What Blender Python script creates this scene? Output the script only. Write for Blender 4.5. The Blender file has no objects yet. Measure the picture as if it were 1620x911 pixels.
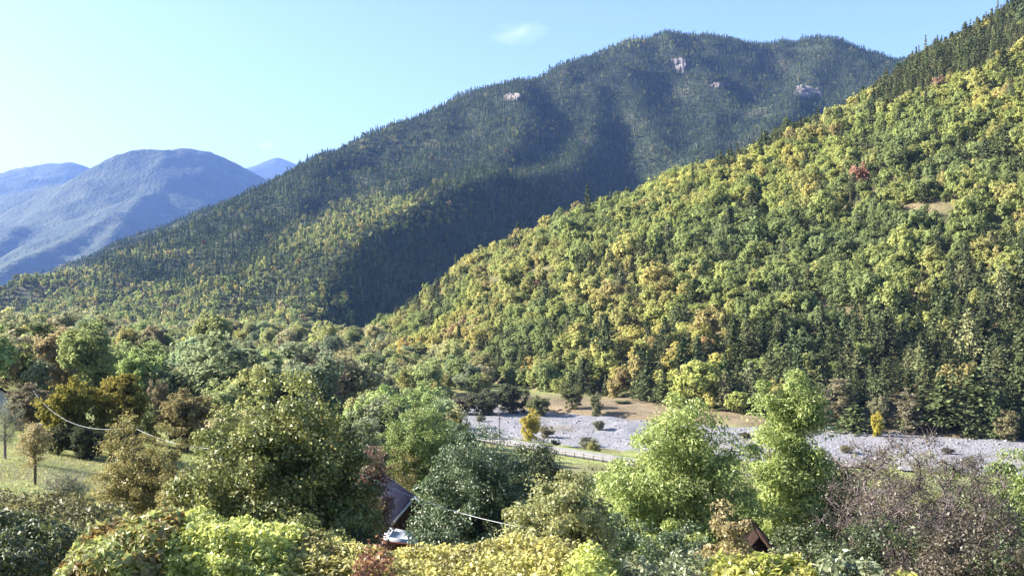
import bpy, math, random
import numpy as np
from math import radians as R

# ------------------------------------------------------------------ camera, sky, sun, exposure
scene = bpy.context.scene
COL = scene.collection
F = 1556.0                     # focal length in photograph pixels (1620 x 911)
ZC = 42.0                      # camera height above datum
U0, V0 = 810.0, 455.5
cam_d = bpy.data.cameras.new('camera')
cam_d.sensor_width = 36.0
cam_d.lens = 36.0 * F / 1620.0
cam_d.clip_start = 0.1
cam_d.clip_end = 60000.0
cam = bpy.data.objects.new('camera', cam_d)
COL.objects.link(cam)
cam.location = (0, 0, ZC)
cam.rotation_euler = (R(90), 0, 0)
scene.camera = cam

SUN_AZ, SUN_EL = 83.0, 28.0    # degrees to the left of the view axis, elevation
world = bpy.data.worlds.new('World')
scene.world = world
world.use_nodes = True
wt = world.node_tree
sky = wt.nodes.new('ShaderNodeTexSky')
sky.sky_type = 'NISHITA'
sky.sun_disc = False
sky.sun_elevation = R(SUN_EL)
sky.sun_rotation = R(-SUN_AZ)
sky.altitude = 900
sky.air_density = 1.0
sky.dust_density = 3.6
sky.ozone_density = 3.0
wt.links.new(sky.outputs[0], wt.nodes['Background'].inputs[0])
wt.nodes['Background'].inputs[1].default_value = 0.075

sun_d = bpy.data.lights.new('sun', 'SUN')
sun_d.energy = 5.0
sun_d.angle = R(0.53)
sun_d.color = (1.0, 0.94, 0.84)
sun = bpy.data.objects.new('sun', sun_d)
COL.objects.link(sun)
sun.location = (-300, 100, 400)
sun.rotation_euler = (R(90 - SUN_EL), 0, R(SUN_AZ + 180))

scene.view_settings.view_transform = 'Standard'
scene.view_settings.look = 'None'
scene.view_settings.exposure = 2.05
scene.view_settings.gamma = 1.0
scene.view_settings.use_curve_mapping = False
scene.cycles.use_denoising = True
scene.cycles.max_bounces = 6
scene.cycles.diffuse_bounces = 3
scene.cycles.glossy_bounces = 2
scene.cycles.transmission_bounces = 3
scene.cycles.transparent_max_bounces = 6
scene.cycles.volume_bounces = 2
scene.cycles.caustics_reflective = False
scene.cycles.caustics_refractive = False
scene.cycles.sample_clamp_indirect = 4.0

# ------------------------------------------------------------------ helpers
def P(u, v, Y):
    """photograph pixel at depth Y -> world point"""
    return np.array([(u - U0) / F * Y, Y, ZC + (V0 - v) / F * Y])

def tag(o, label=None, cat=None, group=None, kind=None):
    if label: o['label'] = label
    if cat: o['category'] = cat
    if group: o['group'] = group
    if kind: o['kind'] = kind
    return o

def mesh(name, verts, faces, mat=None, smooth=False, attrs=None, mat_idx=None):
    """faces: list of (k x n) integer arrays, one per polygon size"""
    me = bpy.data.meshes.new(name)
    verts = np.asarray(verts, dtype=np.float32)
    if not isinstance(faces, (list, tuple)): faces = [faces]
    faces = [np.asarray(f, dtype=np.int32) for f in faces if len(f)]
    loops = np.concatenate([f.ravel() for f in faces])
    tot = np.concatenate([np.full(len(f), f.shape[1], dtype=np.int32) for f in faces])
    start = np.concatenate([[0], np.cumsum(tot)[:-1]]).astype(np.int32)
    me.vertices.add(len(verts)); me.vertices.foreach_set('co', verts.ravel())
    me.loops.add(len(loops)); me.loops.foreach_set('vertex_index', loops)
    me.polygons.add(len(tot))
    me.polygons.foreach_set('loop_start', start)
    me.polygons.foreach_set('loop_total', tot)
    if smooth: me.polygons.foreach_set('use_smooth', np.ones(len(tot), dtype=bool))
    if mat is not None:
        for m in (mat if isinstance(mat, (list, tuple)) else [mat]): me.materials.append(m)
    if mat_idx is not None: me.polygons.foreach_set('material_index', np.asarray(mat_idx, dtype=np.int32))
    for an, (dom, dat) in (attrs or {}).items():
        dat = np.asarray(dat, dtype=np.float32)
        if dat.ndim == 1:
            a = me.attributes.new(an, 'FLOAT', dom); a.data.foreach_set('value', dat)
        else:
            a = me.attributes.new(an, 'FLOAT_VECTOR', dom); a.data.foreach_set('vector', dat.ravel())
    me.update(calc_edges=True)
    return me

def obj(name, me, parent=None, loc=None):
    o = bpy.data.objects.new(name, me)
    COL.objects.link(o)
    if parent is not None: o.parent = parent
    if loc is not None: o.location = loc
    return o

def empty(name, loc, rz=0.0):
    o = bpy.data.objects.new(name, None)
    o.empty_display_size = 0.5
    COL.objects.link(o)
    o.location = tuple(float(c) for c in loc)
    o.rotation_euler = (0, 0, rz)
    return o

def grid_faces(nu, nv):
    i, j = np.meshgrid(np.arange(nu - 1), np.arange(nv - 1), indexing='ij')
    a = (i * nv + j).ravel()
    return np.stack([a, a + nv, a + nv + 1, a + 1], axis=1)

def boxv(c, s, rz=0.0):
    """vertices and quads of a box, centre c, size s"""
    x, y, z = np.array(s) / 2
    v = np.array([[sx * x, sy * y, sz * z] for sz in (-1, 1) for sy in (-1, 1) for sx in (-1, 1)], dtype=float)
    ca, sa = math.cos(rz), math.sin(rz)
    v[:, :2] = v[:, :2] @ np.array([[ca, sa], [-sa, ca]])
    f = np.array([[0, 2, 3, 1], [4, 5, 7, 6], [0, 1, 5, 4], [2, 6, 7, 3], [0, 4, 6, 2], [1, 3, 7, 5]])
    return v + np.array(c), f

def join(parts):
    vs, fs, n = [], {}, 0
    for v, f in parts:
        vs.append(v)
        for ff in (f if isinstance(f, list) else [f]):
            if len(ff): fs.setdefault(ff.shape[1], []).append(ff + n)
        n += len(v)
    return np.concatenate(vs), [np.concatenate(x) for x in fs.values()]

def tube(pts, rad, sides=6, cap=True):
    pts = np.asarray(pts, float); rad = np.broadcast_to(np.asarray(rad, float), (len(pts),))
    d = np.gradient(pts, axis=0)
    d /= np.linalg.norm(d, axis=1, keepdims=True) + 1e-9
    ref = np.where(np.abs(d[:, 2:3]) > 0.9, np.array([[1.0, 0, 0]]), np.array([[0, 0, 1.0]]))
    a = np.cross(d, ref); a /= np.linalg.norm(a, axis=1, keepdims=True) + 1e-9
    b = np.cross(d, a)
    th = np.arange(sides) * 2 * math.pi / sides
    v = pts[:, None] + rad[:, None, None] * (np.cos(th)[None, :, None] * a[:, None] + np.sin(th)[None, :, None] * b[:, None])
    n = len(pts)
    f = []
    i = np.arange(sides); j = (i + 1) % sides
    for k in range(n - 1):
        f.append(np.stack([k * sides + i, k * sides + j, (k + 1) * sides + j, (k + 1) * sides + i], axis=1))
    return v.reshape(-1, 3), np.concatenate(f)

# value noise ---------------------------------------------------------------
def _hash(ix, iy, seed):
    n = (ix.astype(np.int64) * 374761393 + iy.astype(np.int64) * 668265263 + seed * 974634533) & 0xffffffff
    n = ((n ^ (n >> 13)) * 1274126177) & 0xffffffff
    return ((n ^ (n >> 16)) & 0xffff) / 65535.0

def vnoise(x, y, seed=0):
    x = np.asarray(x, float); y = np.asarray(y, float)
    ix, iy = np.floor(x), np.floor(y)
    fx, fy = x - ix, y - iy
    fx = fx * fx * (3 - 2 * fx); fy = fy * fy * (3 - 2 * fy)
    ix = ix.astype(np.int64); iy = iy.astype(np.int64)
    a = _hash(ix, iy, seed); b = _hash(ix + 1, iy, seed); c = _hash(ix, iy + 1, seed); d = _hash(ix + 1, iy + 1, seed)
    return (a * (1 - fx) + b * fx) * (1 - fy) + (c * (1 - fx) + d * fx) * fy

def fbm(x, y, seed=0, octs=4, ridged=False):
    s, amp, tot = 0.0, 1.0, 0.0
    for o in range(octs):
        n = vnoise(x * 2 ** o + 17.3 * o, y * 2 ** o - 9.1 * o, seed + o) * 2 - 1
        if ridged: n = 1 - 2 * np.abs(n)
        s = s + n * amp; tot += amp; amp *= 0.5
    return s / tot

def sstep(a, b, x):
    t = np.clip((np.asarray(x, float) - a) / (b - a), 0, 1)
    return t * t * (3 - 2 * t)

def poly_dist(px, py, line, sided=False):
    """distance of points to a polyline, the parameter along it (index units) and the side (+ right of travel)"""
    px = np.asarray(px, float); py = np.asarray(py, float)
    best = np.full(px.shape, 1e18); par = np.zeros(px.shape); side = np.zeros(px.shape)
    for k in range(len(line) - 1):
        ax, ay = line[k][0], line[k][1]; bx, by = line[k + 1][0], line[k + 1][1]
        dx, dy = bx - ax, by - ay
        t = np.clip(((px - ax) * dx + (py - ay) * dy) / (dx * dx + dy * dy), 0, 1)
        qx, qy = px - ax - t * dx, py - ay - t * dy
        d = qx * qx + qy * qy
        m = d < best
        best = np.where(m, d, best); par = np.where(m, k + t, par)
        if sided: side = np.where(m, (qx * dy - qy * dx) / (np.sqrt(d) * math.hypot(dx, dy) + 1e-6), side)
    return (np.sqrt(best), par, side) if sided else (np.sqrt(best), par)

# ------------------------------------------------------------------ materials
def new_mat(name):
    m = bpy.data.materials.new(name); m.use_nodes = True
    nt = m.node_tree; nt.nodes.clear()
    out = nt.nodes.new('ShaderNodeOutputMaterial')
    return m, nt, out

def nd(nt, t, **kw):
    n = nt.nodes.new(t)
    for k, v in kw.items(): setattr(n, k, v)
    return n

def leaf_mat(name, col, col2=None, trans=0.4, gloss=0.0, tinted=False, var=0.45):
    """foliage: diffuse + translucent (+ a waxy sheen); per-face 'v' varies it between col and col2"""
    m, nt, out = new_mat(name)
    L = nt.links.new
    at = nd(nt, 'ShaderNodeAttribute', attribute_name='v')
    mix = nd(nt, 'ShaderNodeMix', data_type='RGBA')
    L(at.outputs['Fac'], mix.inputs['Factor'])
    if tinted:
        ti = nd(nt, 'ShaderNodeAttribute', attribute_name='tint', attribute_type='INSTANCER')
        for k, f in ((6, 1 - var), (7, 1 + var)):
            vm = nd(nt, 'ShaderNodeVectorMath', operation='SCALE'); vm.inputs['Scale'].default_value = f
            L(ti.outputs['Vector'], vm.inputs[0]); L(vm.outputs[0], mix.inputs[k])
    else:
        mix.inputs[6].default_value = (*col, 1); mix.inputs[7].default_value = (*(col2 or col), 1)
    c = mix.outputs[2]
    df = nd(nt, 'ShaderNodeBsdfDiffuse'); tr = nd(nt, 'ShaderNodeBsdfTranslucent')
    L(c, df.inputs['Color'])
    hs = nd(nt, 'ShaderNodeHueSaturation'); hs.inputs['Saturation'].default_value = 1.0; hs.inputs['Value'].default_value = 1.25
    L(c, hs.inputs['Color']); L(hs.outputs[0], tr.inputs['Color'])
    ms = nd(nt, 'ShaderNodeMixShader'); ms.inputs[0].default_value = trans
    L(df.outputs[0], ms.inputs[1]); L(tr.outputs[0], ms.inputs[2])
    s = ms.outputs[0]
    if gloss > 0:
        gl = nd(nt, 'ShaderNodeBsdfGlossy'); gl.inputs['Roughness'].default_value = 0.5
        m2 = nd(nt, 'ShaderNodeMixShader'); m2.inputs[0].default_value = gloss
        L(s, m2.inputs[1]); L(gl.outputs[0], m2.inputs[2]); s = m2.outputs[0]
    L(s, out.inputs['Surface'])
    return m

def noise_mat(name, stops, scale=1.0, detail=6.0, rough=0.9, bump=0.0, bscale=None, spec=0.2, coord='Object', stretch=(1, 1, 1), metallic=0.0):
    """plain procedural surface: noise through a colour ramp, with bump"""
    m, nt, out = new_mat(name)
    L = nt.links.new
    tc = nd(nt, 'ShaderNodeTexCoord'); mp = nd(nt, 'ShaderNodeMapping'); mp.inputs['Scale'].default_value = stretch
    L(tc.outputs[coord], mp.inputs[0])
    nz = nd(nt, 'ShaderNodeTexNoise'); nz.inputs['Scale'].default_value = scale; nz.inputs['Detail'].default_value = detail
    L(mp.outputs[0], nz.inputs['Vector'])
    rp = nd(nt, 'ShaderNodeValToRGB')
    el = rp.color_ramp.elements
    while len(el) < len(stops): el.new(0.5)
    for e, (p, c) in zip(el, stops): e.position = p; e.color = (*c, 1)
    L(nz.outputs['Fac'], rp.inputs[0])
    bs = nd(nt, 'ShaderNodeBsdfPrincipled'); bs.inputs['Roughness'].default_value = rough
    bs.inputs['Specular IOR Level'].default_value = spec; bs.inputs['Metallic'].default_value = metallic
    L(rp.outputs[0], bs.inputs['Base Color'])
    if bump:
        n2 = nd(nt, 'ShaderNodeTexNoise'); n2.inputs['Scale'].default_value = bscale or scale * 4; n2.inputs['Detail'].default_value = 8
        L(mp.outputs[0], n2.inputs['Vector'])
        bp = nd(nt, 'ShaderNodeBump'); bp.inputs['Strength'].default_value = 1.0; bp.inputs['Distance'].default_value = bump
        L(n2.outputs['Fac'], bp.inputs['Height']); L(bp.outputs[0], bs.inputs['Normal'])
    L(bs.outputs[0], out.inputs['Surface'])
    return m

BARK = noise_mat('bark', [(0.3, (0.05, 0.037, 0.027)), (0.7, (0.15, 0.12, 0.095))], scale=3, bump=0.02, stretch=(1, 1, 0.25))
BARK_PALE = noise_mat('bark_pale', [(0.3, (0.10, 0.075, 0.072)), (0.7, (0.27, 0.215, 0.21))], scale=3, bump=0.01, stretch=(1, 1, 0.25))
LEAF_T = leaf_mat('leaf_tinted', None, tinted=True, trans=0.36, var=0.25)
NEEDLE_T = leaf_mat('needle_tinted', None, tinted=True, trans=0.12, var=0.45)

# ------------------------------------------------------------------ ground
RIVER = [(230, 150), (150, 190), (115, 205), (70, 221), (29, 238), (-2, 258), (-45, 305), (-85, 375), (-140, 480), (-230, 640), (-420, 900)]
RIVER_HW = 21.0
ROAD = [(150, 62), (95, 102), (60, 130), (30, 152), (12, 168), (-8, 188), (-55, 232), (-150, 315), (-260, 420)]
Z_RIVER, Z_ROAD = -35.2, -28.4
CTRL = np.array([
    (0, -60, -3), (-60, -60, -2), (60, -60, -4), (0, 0, -4.4), (-30, 0, -4.0), (30, 0, -5.0), (0, 9, -4.4), (-8, 9, -4.1), (8, 9, -4.9),
    (0, 14, -6.6), (-15, 14, -5.4), (15, 14, -7.2), (0, 30, -12), (-15, 30, -9.8), (20, 30, -12.6), (-22, 45, -10.8),
    (0, 60, -17.6), (-12, 58, -16.3), (-35, 60, -12.9), (40, 60, -18.6), (-42, 75, -13.9), (-55, 110, -16.4), (-20, 85, -19), (0, 100, -23.5), (60, 100, -25),
    (-60, 150, -18), (-30, 150, -24), (-95, 190, -18.5), (-120, 300, -22), (-60, 210, -28), (-150, 420, -27), (-200, 600, -30),
    (0, 172, -28.6), (60, 140, -28.4), (-140, 150, -15), (-160, 80, -8), (-160, 0, 0), (160, 60, -24), (160, 0, -12),
    (60, 270, -33.5), (0, 310, -34), (-20, 420, -35.5), (-150, 850, -39), (-400, 700, -34), (-400, 350, -16), (-400, 0, 10), (400, 300, -30), (400, 0, -20),
    (110, 170, -34.6), (80, 182, -34.5), (140, 158, -34.2), (13, 198, -34.2), (45, 192, -34.5), (-14, 222, -34.3), (95, 140, -31.5),
    (200, 700, -39), (-300, 1200, -41), (300, 1300, -41), (-800, 1300, -40), (800, 1000, -40), (-800, 300, -10)], float)

def _tps(r2): return np.where(r2 > 1e-9, 0.5 * r2 * np.log(r2 + 1e-12), 0.0)
_c = CTRL[:, :2] / 100.0
_A = _tps(((_c[:, None] - _c[None]) ** 2).sum(-1)) + np.eye(len(_c)) * 1e-3
_Pm = np.c_[np.ones(len(_c)), _c]
_S = np.linalg.solve(np.block([[_A, _Pm], [_Pm.T, np.zeros((3, 3))]]), np.r_[CTRL[:, 2], 0, 0, 0])

def ground_rel(x, y):
    x = np.asarray(x, float); y = np.asarray(y, float)
    sh = x.shape
    cx = np.clip(x, -800, 800).ravel() / 100.0; cy = np.clip(y, -60, 1300).ravel() / 100.0
    z = _S[-3] + _S[-2] * cx + _S[-1] * cy
    for k in range(len(_c)):
        z = z + _S[k] * _tps((cx - _c[k, 0]) ** 2 + (cy - _c[k, 1]) ** 2)
    z = z.reshape(sh)
    z = z + 0.35 * fbm(x / 9.0, y / 9.0, 3, 3) * sstep(6, 25, y) + 1.2 * fbm(x / 60.0, y / 60.0, 5, 2) * sstep(60, 140, y)
    d, _ = poly_dist(x, y, ROAD)
    z = z + (Z_ROAD - 0.05 - z) * (1 - sstep(3.6, 11, d))
    dr, _ = poly_dist(x, y, RIVER)
    jag = dr + 3.5 * fbm(x / 14.0, y / 14.0, 8, 3)
    z = z + (Z_RIVER - 0.5 - z) * (1 - sstep(RIVER_HW - 1, RIVER_HW + 4.0, jag))
    far = sstep(1300, 1800, np.hypot(x, y))
    return z * (1 - far) + -41.0 * far

def ground(x, y): return ZC + ground_rel(x, y)

def axis(lo_fine, hi_fine, step, lo, hi, grow=1.22):
    a = list(np.arange(lo_fine, hi_fine + 1e-6, step))
    s = step
    while a[-1] < hi: s *= grow; a.append(min(a[-1] + s, hi))
    s = step
    while a[0] > lo: s *= grow; a.insert(0, max(a[0] - s, lo))
    return np.array(a)

gx = axis(-130, 150, 1.25, -15000, 15000, 1.06)
gy = axis(-5, 290, 1.25, -400, 15000, 1.06)
GX, GY = np.meshgrid(gx, gy, indexing='ij')
GZ = ground(GX, GY)
_, _ = 0, 0
# what grows where: 0 green meadow .. 1 dry ochre grass ; bare earth near the banks
dr, _ = poly_dist(GX, GY, RIVER)
_u = GX / np.maximum(GY, 1) * F + U0
_ry = np.interp(GX, [q[0] for q in RIVER[::-1]], [q[1] for q in RIVER[::-1]])
dry = sstep(RIVER_HW - 2, RIVER_HW + 2, dr) * (GY > _ry) * sstep(330, 290, GY)
dry = np.maximum(dry, 0.55 * sstep(0.5, 0.62, fbm(GX / 16.0, GY / 16.0, 13, 4) * 0.5 + 0.5) * (GY < 240))
gme = mesh('ground', np.stack([GX, GY, GZ], -1).reshape(-1, 3), grid_faces(len(gx), len(gy)), smooth=True, attrs={'dry': ('POINT', dry.ravel())})

def ground_mat():
    m, nt, out = new_mat('grassland'); L = nt.links.new
    tc = nd(nt, 'ShaderNodeTexCoord')
    n1 = nd(nt, 'ShaderNodeTexNoise'); n1.inputs['Scale'].default_value = 0.12; n1.inputs['Detail'].default_value = 7; n1.inputs['Roughness'].default_value = 0.65
    n2 = nd(nt, 'ShaderNodeTexNoise'); n2.inputs['Scale'].default_value = 1.7; n2.inputs['Detail'].default_value = 9; n2.inputs['Roughness'].default_value = 0.7
    L(tc.outputs['Object'], n1.inputs['Vector']); L(tc.outputs['Object'], n2.inputs['Vector'])
    r1 = nd(nt, 'ShaderNodeValToRGB'); e = r1.color_ramp.elements
    e[0].position = 0.32; e[0].color = (0.16, 0.20, 0.06, 1); e[1].position = 0.68; e[1].color = (0.33, 0.34, 0.14, 1)
    r2 = nd(nt, 'ShaderNodeValToRGB'); e = r2.color_ramp.elements
    e[0].position = 0.3; e[0].color = (0.13, 0.098, 0.062, 1); e[1].position = 0.7; e[1].color = (0.25, 0.20, 0.13, 1)
    L(n1.outputs['Fac'], r1.inputs[0]); L(n1.outputs['Fac'], r2.inputs[0])
    at = nd(nt, 'ShaderNodeAttribute', attribute_name='dry')
    mx = nd(nt, 'ShaderNodeMix', data_type='RGBA'); L(at.outputs['Fac'], mx.inputs[0]); L(r1.outputs[0], mx.inputs[6]); L(r2.outputs[0], mx.inputs[7])
    ov = nd(nt, 'ShaderNodeMix', data_type='RGBA', blend_type='OVERLAY'); ov.inputs[0].default_value = 0.75
    L(mx.outputs[2], ov.inputs[6]); L(n2.outputs['Fac'], ov.inputs[7])
    bs = nd(nt, 'ShaderNodeBsdfPrincipled'); bs.inputs['Roughness'].default_value = 0.95; bs.inputs['Specular IOR Level'].default_value = 0.1
    L(ov.outputs[2], bs.inputs['Base Color'])
    bp = nd(nt, 'ShaderNodeBump'); bp.inputs['Distance'].default_value = 0.25; L(n2.outputs['Fac'], bp.inputs['Height']); L(bp.outputs[0], bs.inputs['Normal'])
    L(bs.outputs[0], out.inputs['Surface'])
    return m
gme.materials.append(ground_mat())
tag(obj('ground', gme), kind='structure')

# ------------------------------------------------------------------ riverbed, road
def strip(line, hw, zfun, n=160, m=9, wob=0.0, seed=0):
    line = np.array(line, float)
    t = np.linspace(0, len(line) - 1, n)
    # Catmull-Rom through the points
    i = np.clip(t.astype(int), 0, len(line) - 2); f = (t - i)[:, None]
    p0 = line[np.maximum(i - 1, 0)]; p1 = line[i]; p2 = line[i + 1]; p3 = line[np.minimum(i + 2, len(line) - 1)]
    c = 0.5 * (2 * p1 + (p2 - p0) * f + (2 * p0 - 5 * p1 + 4 * p2 - p3) * f ** 2 + (3 * p1 - p0 - 3 * p2 + p3) * f ** 3)
    d = np.gradient(c, axis=0); d /= np.linalg.norm(d, axis=1, keepdims=True)
    nrm = np.stack([d[:, 1], -d[:, 0]], 1)
    s = np.linspace(-1, 1, m)
    pts = c[:, None] + nrm[:, None] * (s[None, :, None] * hw)
    z = zfun(pts[..., 0], pts[..., 1])
    return np.concatenate([pts, z[..., None]], -1).reshape(-1, 3), grid_faces(n, m), c, nrm

def river_z(x, y):
    return ZC + Z_RIVER + 0.55 * fbm(x / 11.0, y / 11.0, 21, 4, True) + 0.2 * fbm(x / 2.5, y / 2.5, 22, 3)

def gravel_mat():
    m, nt, out = new_mat('gravel_bed'); L = nt.links.new
    tc = nd(nt, 'ShaderNodeTexCoord')
    def noise(sc, det, ro=0.6):
        n = nd(nt, 'ShaderNodeTexNoise'); n.inputs['Scale'].default_value = sc; n.inputs['Detail'].default_value = det; n.inputs['Roughness'].default_value = ro
        L(tc.outputs['Object'], n.inputs['Vector']); return n.outputs['Fac']
    def ramp(f, stops):
        r = nd(nt, 'ShaderNodeValToRGB'); e = r.color_ramp.elements
        while len(e) < len(stops): e.new(.5)
        for q, (p_, c_) in zip(e, stops): q.position = p_; q.color = (*c_, 1)
        L(f, r.inputs[0]); return r.outputs[0]
    fine = ramp(noise(1.3, 12, 0.75), [(0.34, (0.10, 0.098, 0.104)), (0.5, (0.21, 0.206, 0.222)), (0.66, (0.32, 0.316, 0.335))])
    big = noise(0.055, 6)
    silt = ramp(noise(0.4, 8), [(0.3, (0.12, 0.105, 0.08)), (0.7, (0.25, 0.22, 0.18))])
    k = nd(nt, 'ShaderNodeMapRange'); k.inputs[1].default_value = 0.54; k.inputs[2].default_value = 0.64; k.inputs[4].default_value = 0.85; L(big, k.inputs[0])
    mx = nd(nt, 'ShaderNodeMix', data_type='RGBA'); L(k.outputs[0], mx.inputs[0]); L(fine, mx.inputs[6]); L(silt, mx.inputs[7])
    vo = nd(nt, 'ShaderNodeTexVoronoi'); vo.inputs['Scale'].default_value = 1.8; L(tc.outputs['Object'], vo.inputs['Vector'])
    bp = nd(nt, 'ShaderNodeBump'); bp.inputs['Distance'].default_value = 0.14; bp.invert = True; L(vo.outputs['Distance'], bp.inputs['Height'])
    bs = nd(nt, 'ShaderNodeBsdfPrincipled'); bs.inputs['Roughness'].default_value = 0.9; bs.inputs['Specular IOR Level'].default_value = 0.15
    L(mx.outputs[2], bs.inputs['Base Color']); L(bp.outputs[0], bs.inputs['Normal']); L(bs.outputs[0], out.inputs['Surface'])
    return m
STONE_BED = gravel_mat()
v, f, rc, rn = strip(RIVER, RIVER_HW + 7, river_z, 420, 60)
tag(obj('riverbed', mesh('riverbed', v, f, STONE_BED, True)), kind='structure')

ASPHALT = noise_mat('asphalt', [(0.3, (0.20, 0.195, 0.19)), (0.7, (0.30, 0.29, 0.28))], scale=1.2, bump=0.01, bscale=30)
v, f, roadc, roadn = strip(ROAD, 2.9, lambda x, y: np.full_like(x, ZC + Z_ROAD + 0.02), 160, 5)
tag(obj('road', mesh('road', v, f, ASPHALT, True)), kind='structure')

# ------------------------------------------------------------------ the wooded hill across the river
# column: photo u, depth of the foot, v of the tree-tops on the crest, depth of the crest
HILL = np.array([(430, 680, 560, 760), (500, 640, 545, 735), (555, 590, 527, 715), (600, 540, 500, 695), (690, 440, 446, 680), (730, 400, 410, 670), (800, 345, 378, 660), (880, 315, 342, 650),
                 (980, 298, 306, 645), (1080, 272, 268, 640), (1170, 260, 245, 650), (1240, 254, 208, 665), (1330, 246, 172, 690), (1400, 241, 132, 705), (1440, 238, 102, 715),
                 (1480, 235, 82, 720), (1560, 229, 44, 735), (1620, 225, 10, 745), (1800, 222, -70, 770), (2100, 205, -120, 790), (2500, 180, -150, 800)], float)
TREE_H = 8.5

def hill_pt(u, t):
    """t 0 = foot, 1 = crest, up to 1.7 down the far side"""
    u = np.asarray(u, float); t = np.asarray(t, float)
    yf = np.interp(u, HILL[:, 0], HILL[:, 1]); vr = np.interp(u, HILL[:, 0], HILL[:, 2]); yr = np.interp(u, HILL[:, 0], HILL[:, 3])
    k = (u - U0) / F
    zf = ground(k * yf, yf) - 1.0
    zr = ZC + (V0 - vr) / F * yr - TREE_H
    zr = np.maximum(zr, zf - 2)
    y = yf + (yr - yf) * t
    tc = np.clip(t, 0, 1)
    g = tc + 0.10 * np.sin(tc * math.pi) - 0.04 * np.sin(tc * 2 * math.pi)
    z = zf + (zr - zf) * g
    over = np.clip(t - 1, 0, 1)
    z = z - over * (yr - yf) * 0.75 * sstep(-0.15, 0.5, over)
    x = k * y
    w = np.sin(np.clip(t, 0, 1) * math.pi) * np.clip((zr - zf) / 60, 0, 1)
    z = z + w * (7.0 * fbm(x / 70.0, y / 95.0, 31, 3, True) + 2.0 * fbm(x / 22.0, y / 22.0, 32, 2))
    return np.stack([x, y, z], -1)

hu = np.linspace(430, 2500, 240); ht = np.concatenate([np.linspace(-0.02, 1, 90), np.linspace(1.02, 1.8, 24)])
HU, HT = np.meshgrid(hu, ht, indexing='ij')
HILL_GROUND = noise_mat('hillside_soil', [(0.3, (0.045, 0.055, 0.018)), (0.5, (0.11, 0.10, 0.045)), (0.7, (0.24, 0.18, 0.11))], scale=0.03, detail=10, bump=0.5, bscale=0.4)
tag(obj('hill', mesh('hill', hill_pt(HU, HT).reshape(-1, 3), grid_faces(len(hu), len(ht)), HILL_GROUND, True)), kind='structure')

# ------------------------------------------------------------------ mountains: crests and spurs with falling flanks
def ridge_field(x, y, ridges, noise):
    z = None
    for pts, sl, sr, rnd in ridges:
        w = np.array([P(u, v, Y) - np.array([0, 0, h]) for (u, v, Y, h) in pts])
        zz = None
        for k in range(len(w) - 1):                       # every stretch of the crest drops its own flanks; the highest wins
            dx, dy = w[k + 1, 0] - w[k, 0], w[k + 1, 1] - w[k, 1]
            ln = math.hypot(dx, dy)
            t = np.clip(((x - w[k, 0]) * dx + (y - w[k, 1]) * dy) / (ln * ln), 0, 1)
            qx, qy = x - w[k, 0] - t * dx, y - w[k, 1] - t * dy
            d = np.sqrt(qx * qx + qy * qy)
            s = sl + (sr - sl) * (0.5 + 0.5 * (qx * dy - qy * dx) / (d * ln + 1e-6))
            q = w[k, 2] + (w[k + 1, 2] - w[k, 2]) * t - s * (np.sqrt(d * d + rnd * rnd) - rnd)
            zz = q if zz is None else np.maximum(zz, q)
        if z is None: z = zz
        else:
            k = 40.0
            h = np.clip(0.5 + 0.5 * (zz - z) / k, 0, 1)
            z = z * (1 - h) + zz * h + k * h * (1 - h)
    return z + noise(x, y, z)

T = 9
MAIN = [
    ([(-420, 520, 1700, T), (-150, 478, 1450, T), (0, 463, 1300, T), (70, 430, 1260, T), (200, 414, 1330, T), (270, 390, 1420, T), (330, 347, 1520, T), (400, 310, 1640, T), (480, 274, 1780, T), (560, 230, 1930, T),
      (640, 194, 2050, T), (720, 168, 2160, T), (800, 129, 2270, T), (900, 99, 2400, T), (980, 69, 2520, T), (1060, 55, 2600, T), (1130, 51, 2640, T), (1200, 63, 2640, T), (1260, 65, 2600, T),
      (1320, 58, 2540, T), (1380, 68, 2500, T), (1440, 84, 2480, T), (1560, 120, 2480, T), (1800, 150, 2500, T)], 0.65, 0.68, 30),
    # the dark-sided spur in front, running down to the valley floor
    ([(940, 110, 2400, 0), (945, 170, 2150, 0), (930, 225, 1930, 0), (890, 262, 1740, 0), (850, 274, 1600, 0), (780, 280, 1440, 0), (700, 305, 1290, 0), (620, 345, 1160, 0), (565, 385, 1060, 0), (520, 435, 970, 0), (480, 490, 890, 0), (455, 540, 830, 0)], 1.25, 0.36, 12),
    # ribs left of it
    ([(700, 185, 2120, 0), (690, 240, 1850, 0), (640, 290, 1600, 0), (570, 335, 1400, 0), (500, 385, 1240, 0), (430, 440, 1090, 0), (370, 490, 980, 0), (330, 540, 890, 0)], 0.75, 0.42, 15),
    ([(500, 270, 1760, 0), (450, 330, 1530, 0), (370, 395, 1310, 0), (300, 445, 1160, 0), (230, 495, 1030, 0), (190, 540, 930, 0)], 0.75, 0.42, 15),
    ([(330, 355, 1490, 0), (240, 425, 1270, 0), (150, 470, 1120, 0), (80, 505, 1010, 0), (20, 540, 930, 0)], 0.8, 0.42, 15),
    # ribs under the summit
    ([(1075, 62, 2580, 0), (1110, 130, 2340, 0), (1130, 190, 2100, 0), (1120, 240, 1880, 0), (1080, 280, 1680, 0)], 1.0, 0.50, 12),
    ([(820, 130, 2240, 0), (830, 185, 2030, 0), (800, 235, 1820, 0), (740, 285, 1600, 0), (690, 318, 1440, 0)], 0.85, 0.45, 15),
    ([(1320, 64, 2510, 0), (1275, 130, 2280, 0), (1230, 190, 2040, 0), (1190, 240, 1840, 0)], 1.0, 0.5, 12),
    ([(1440, 90, 2450, 0), (1400, 150, 2230, 0), (1360, 210, 2000, 0)], 0.9, 0.5, 12),
]
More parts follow.
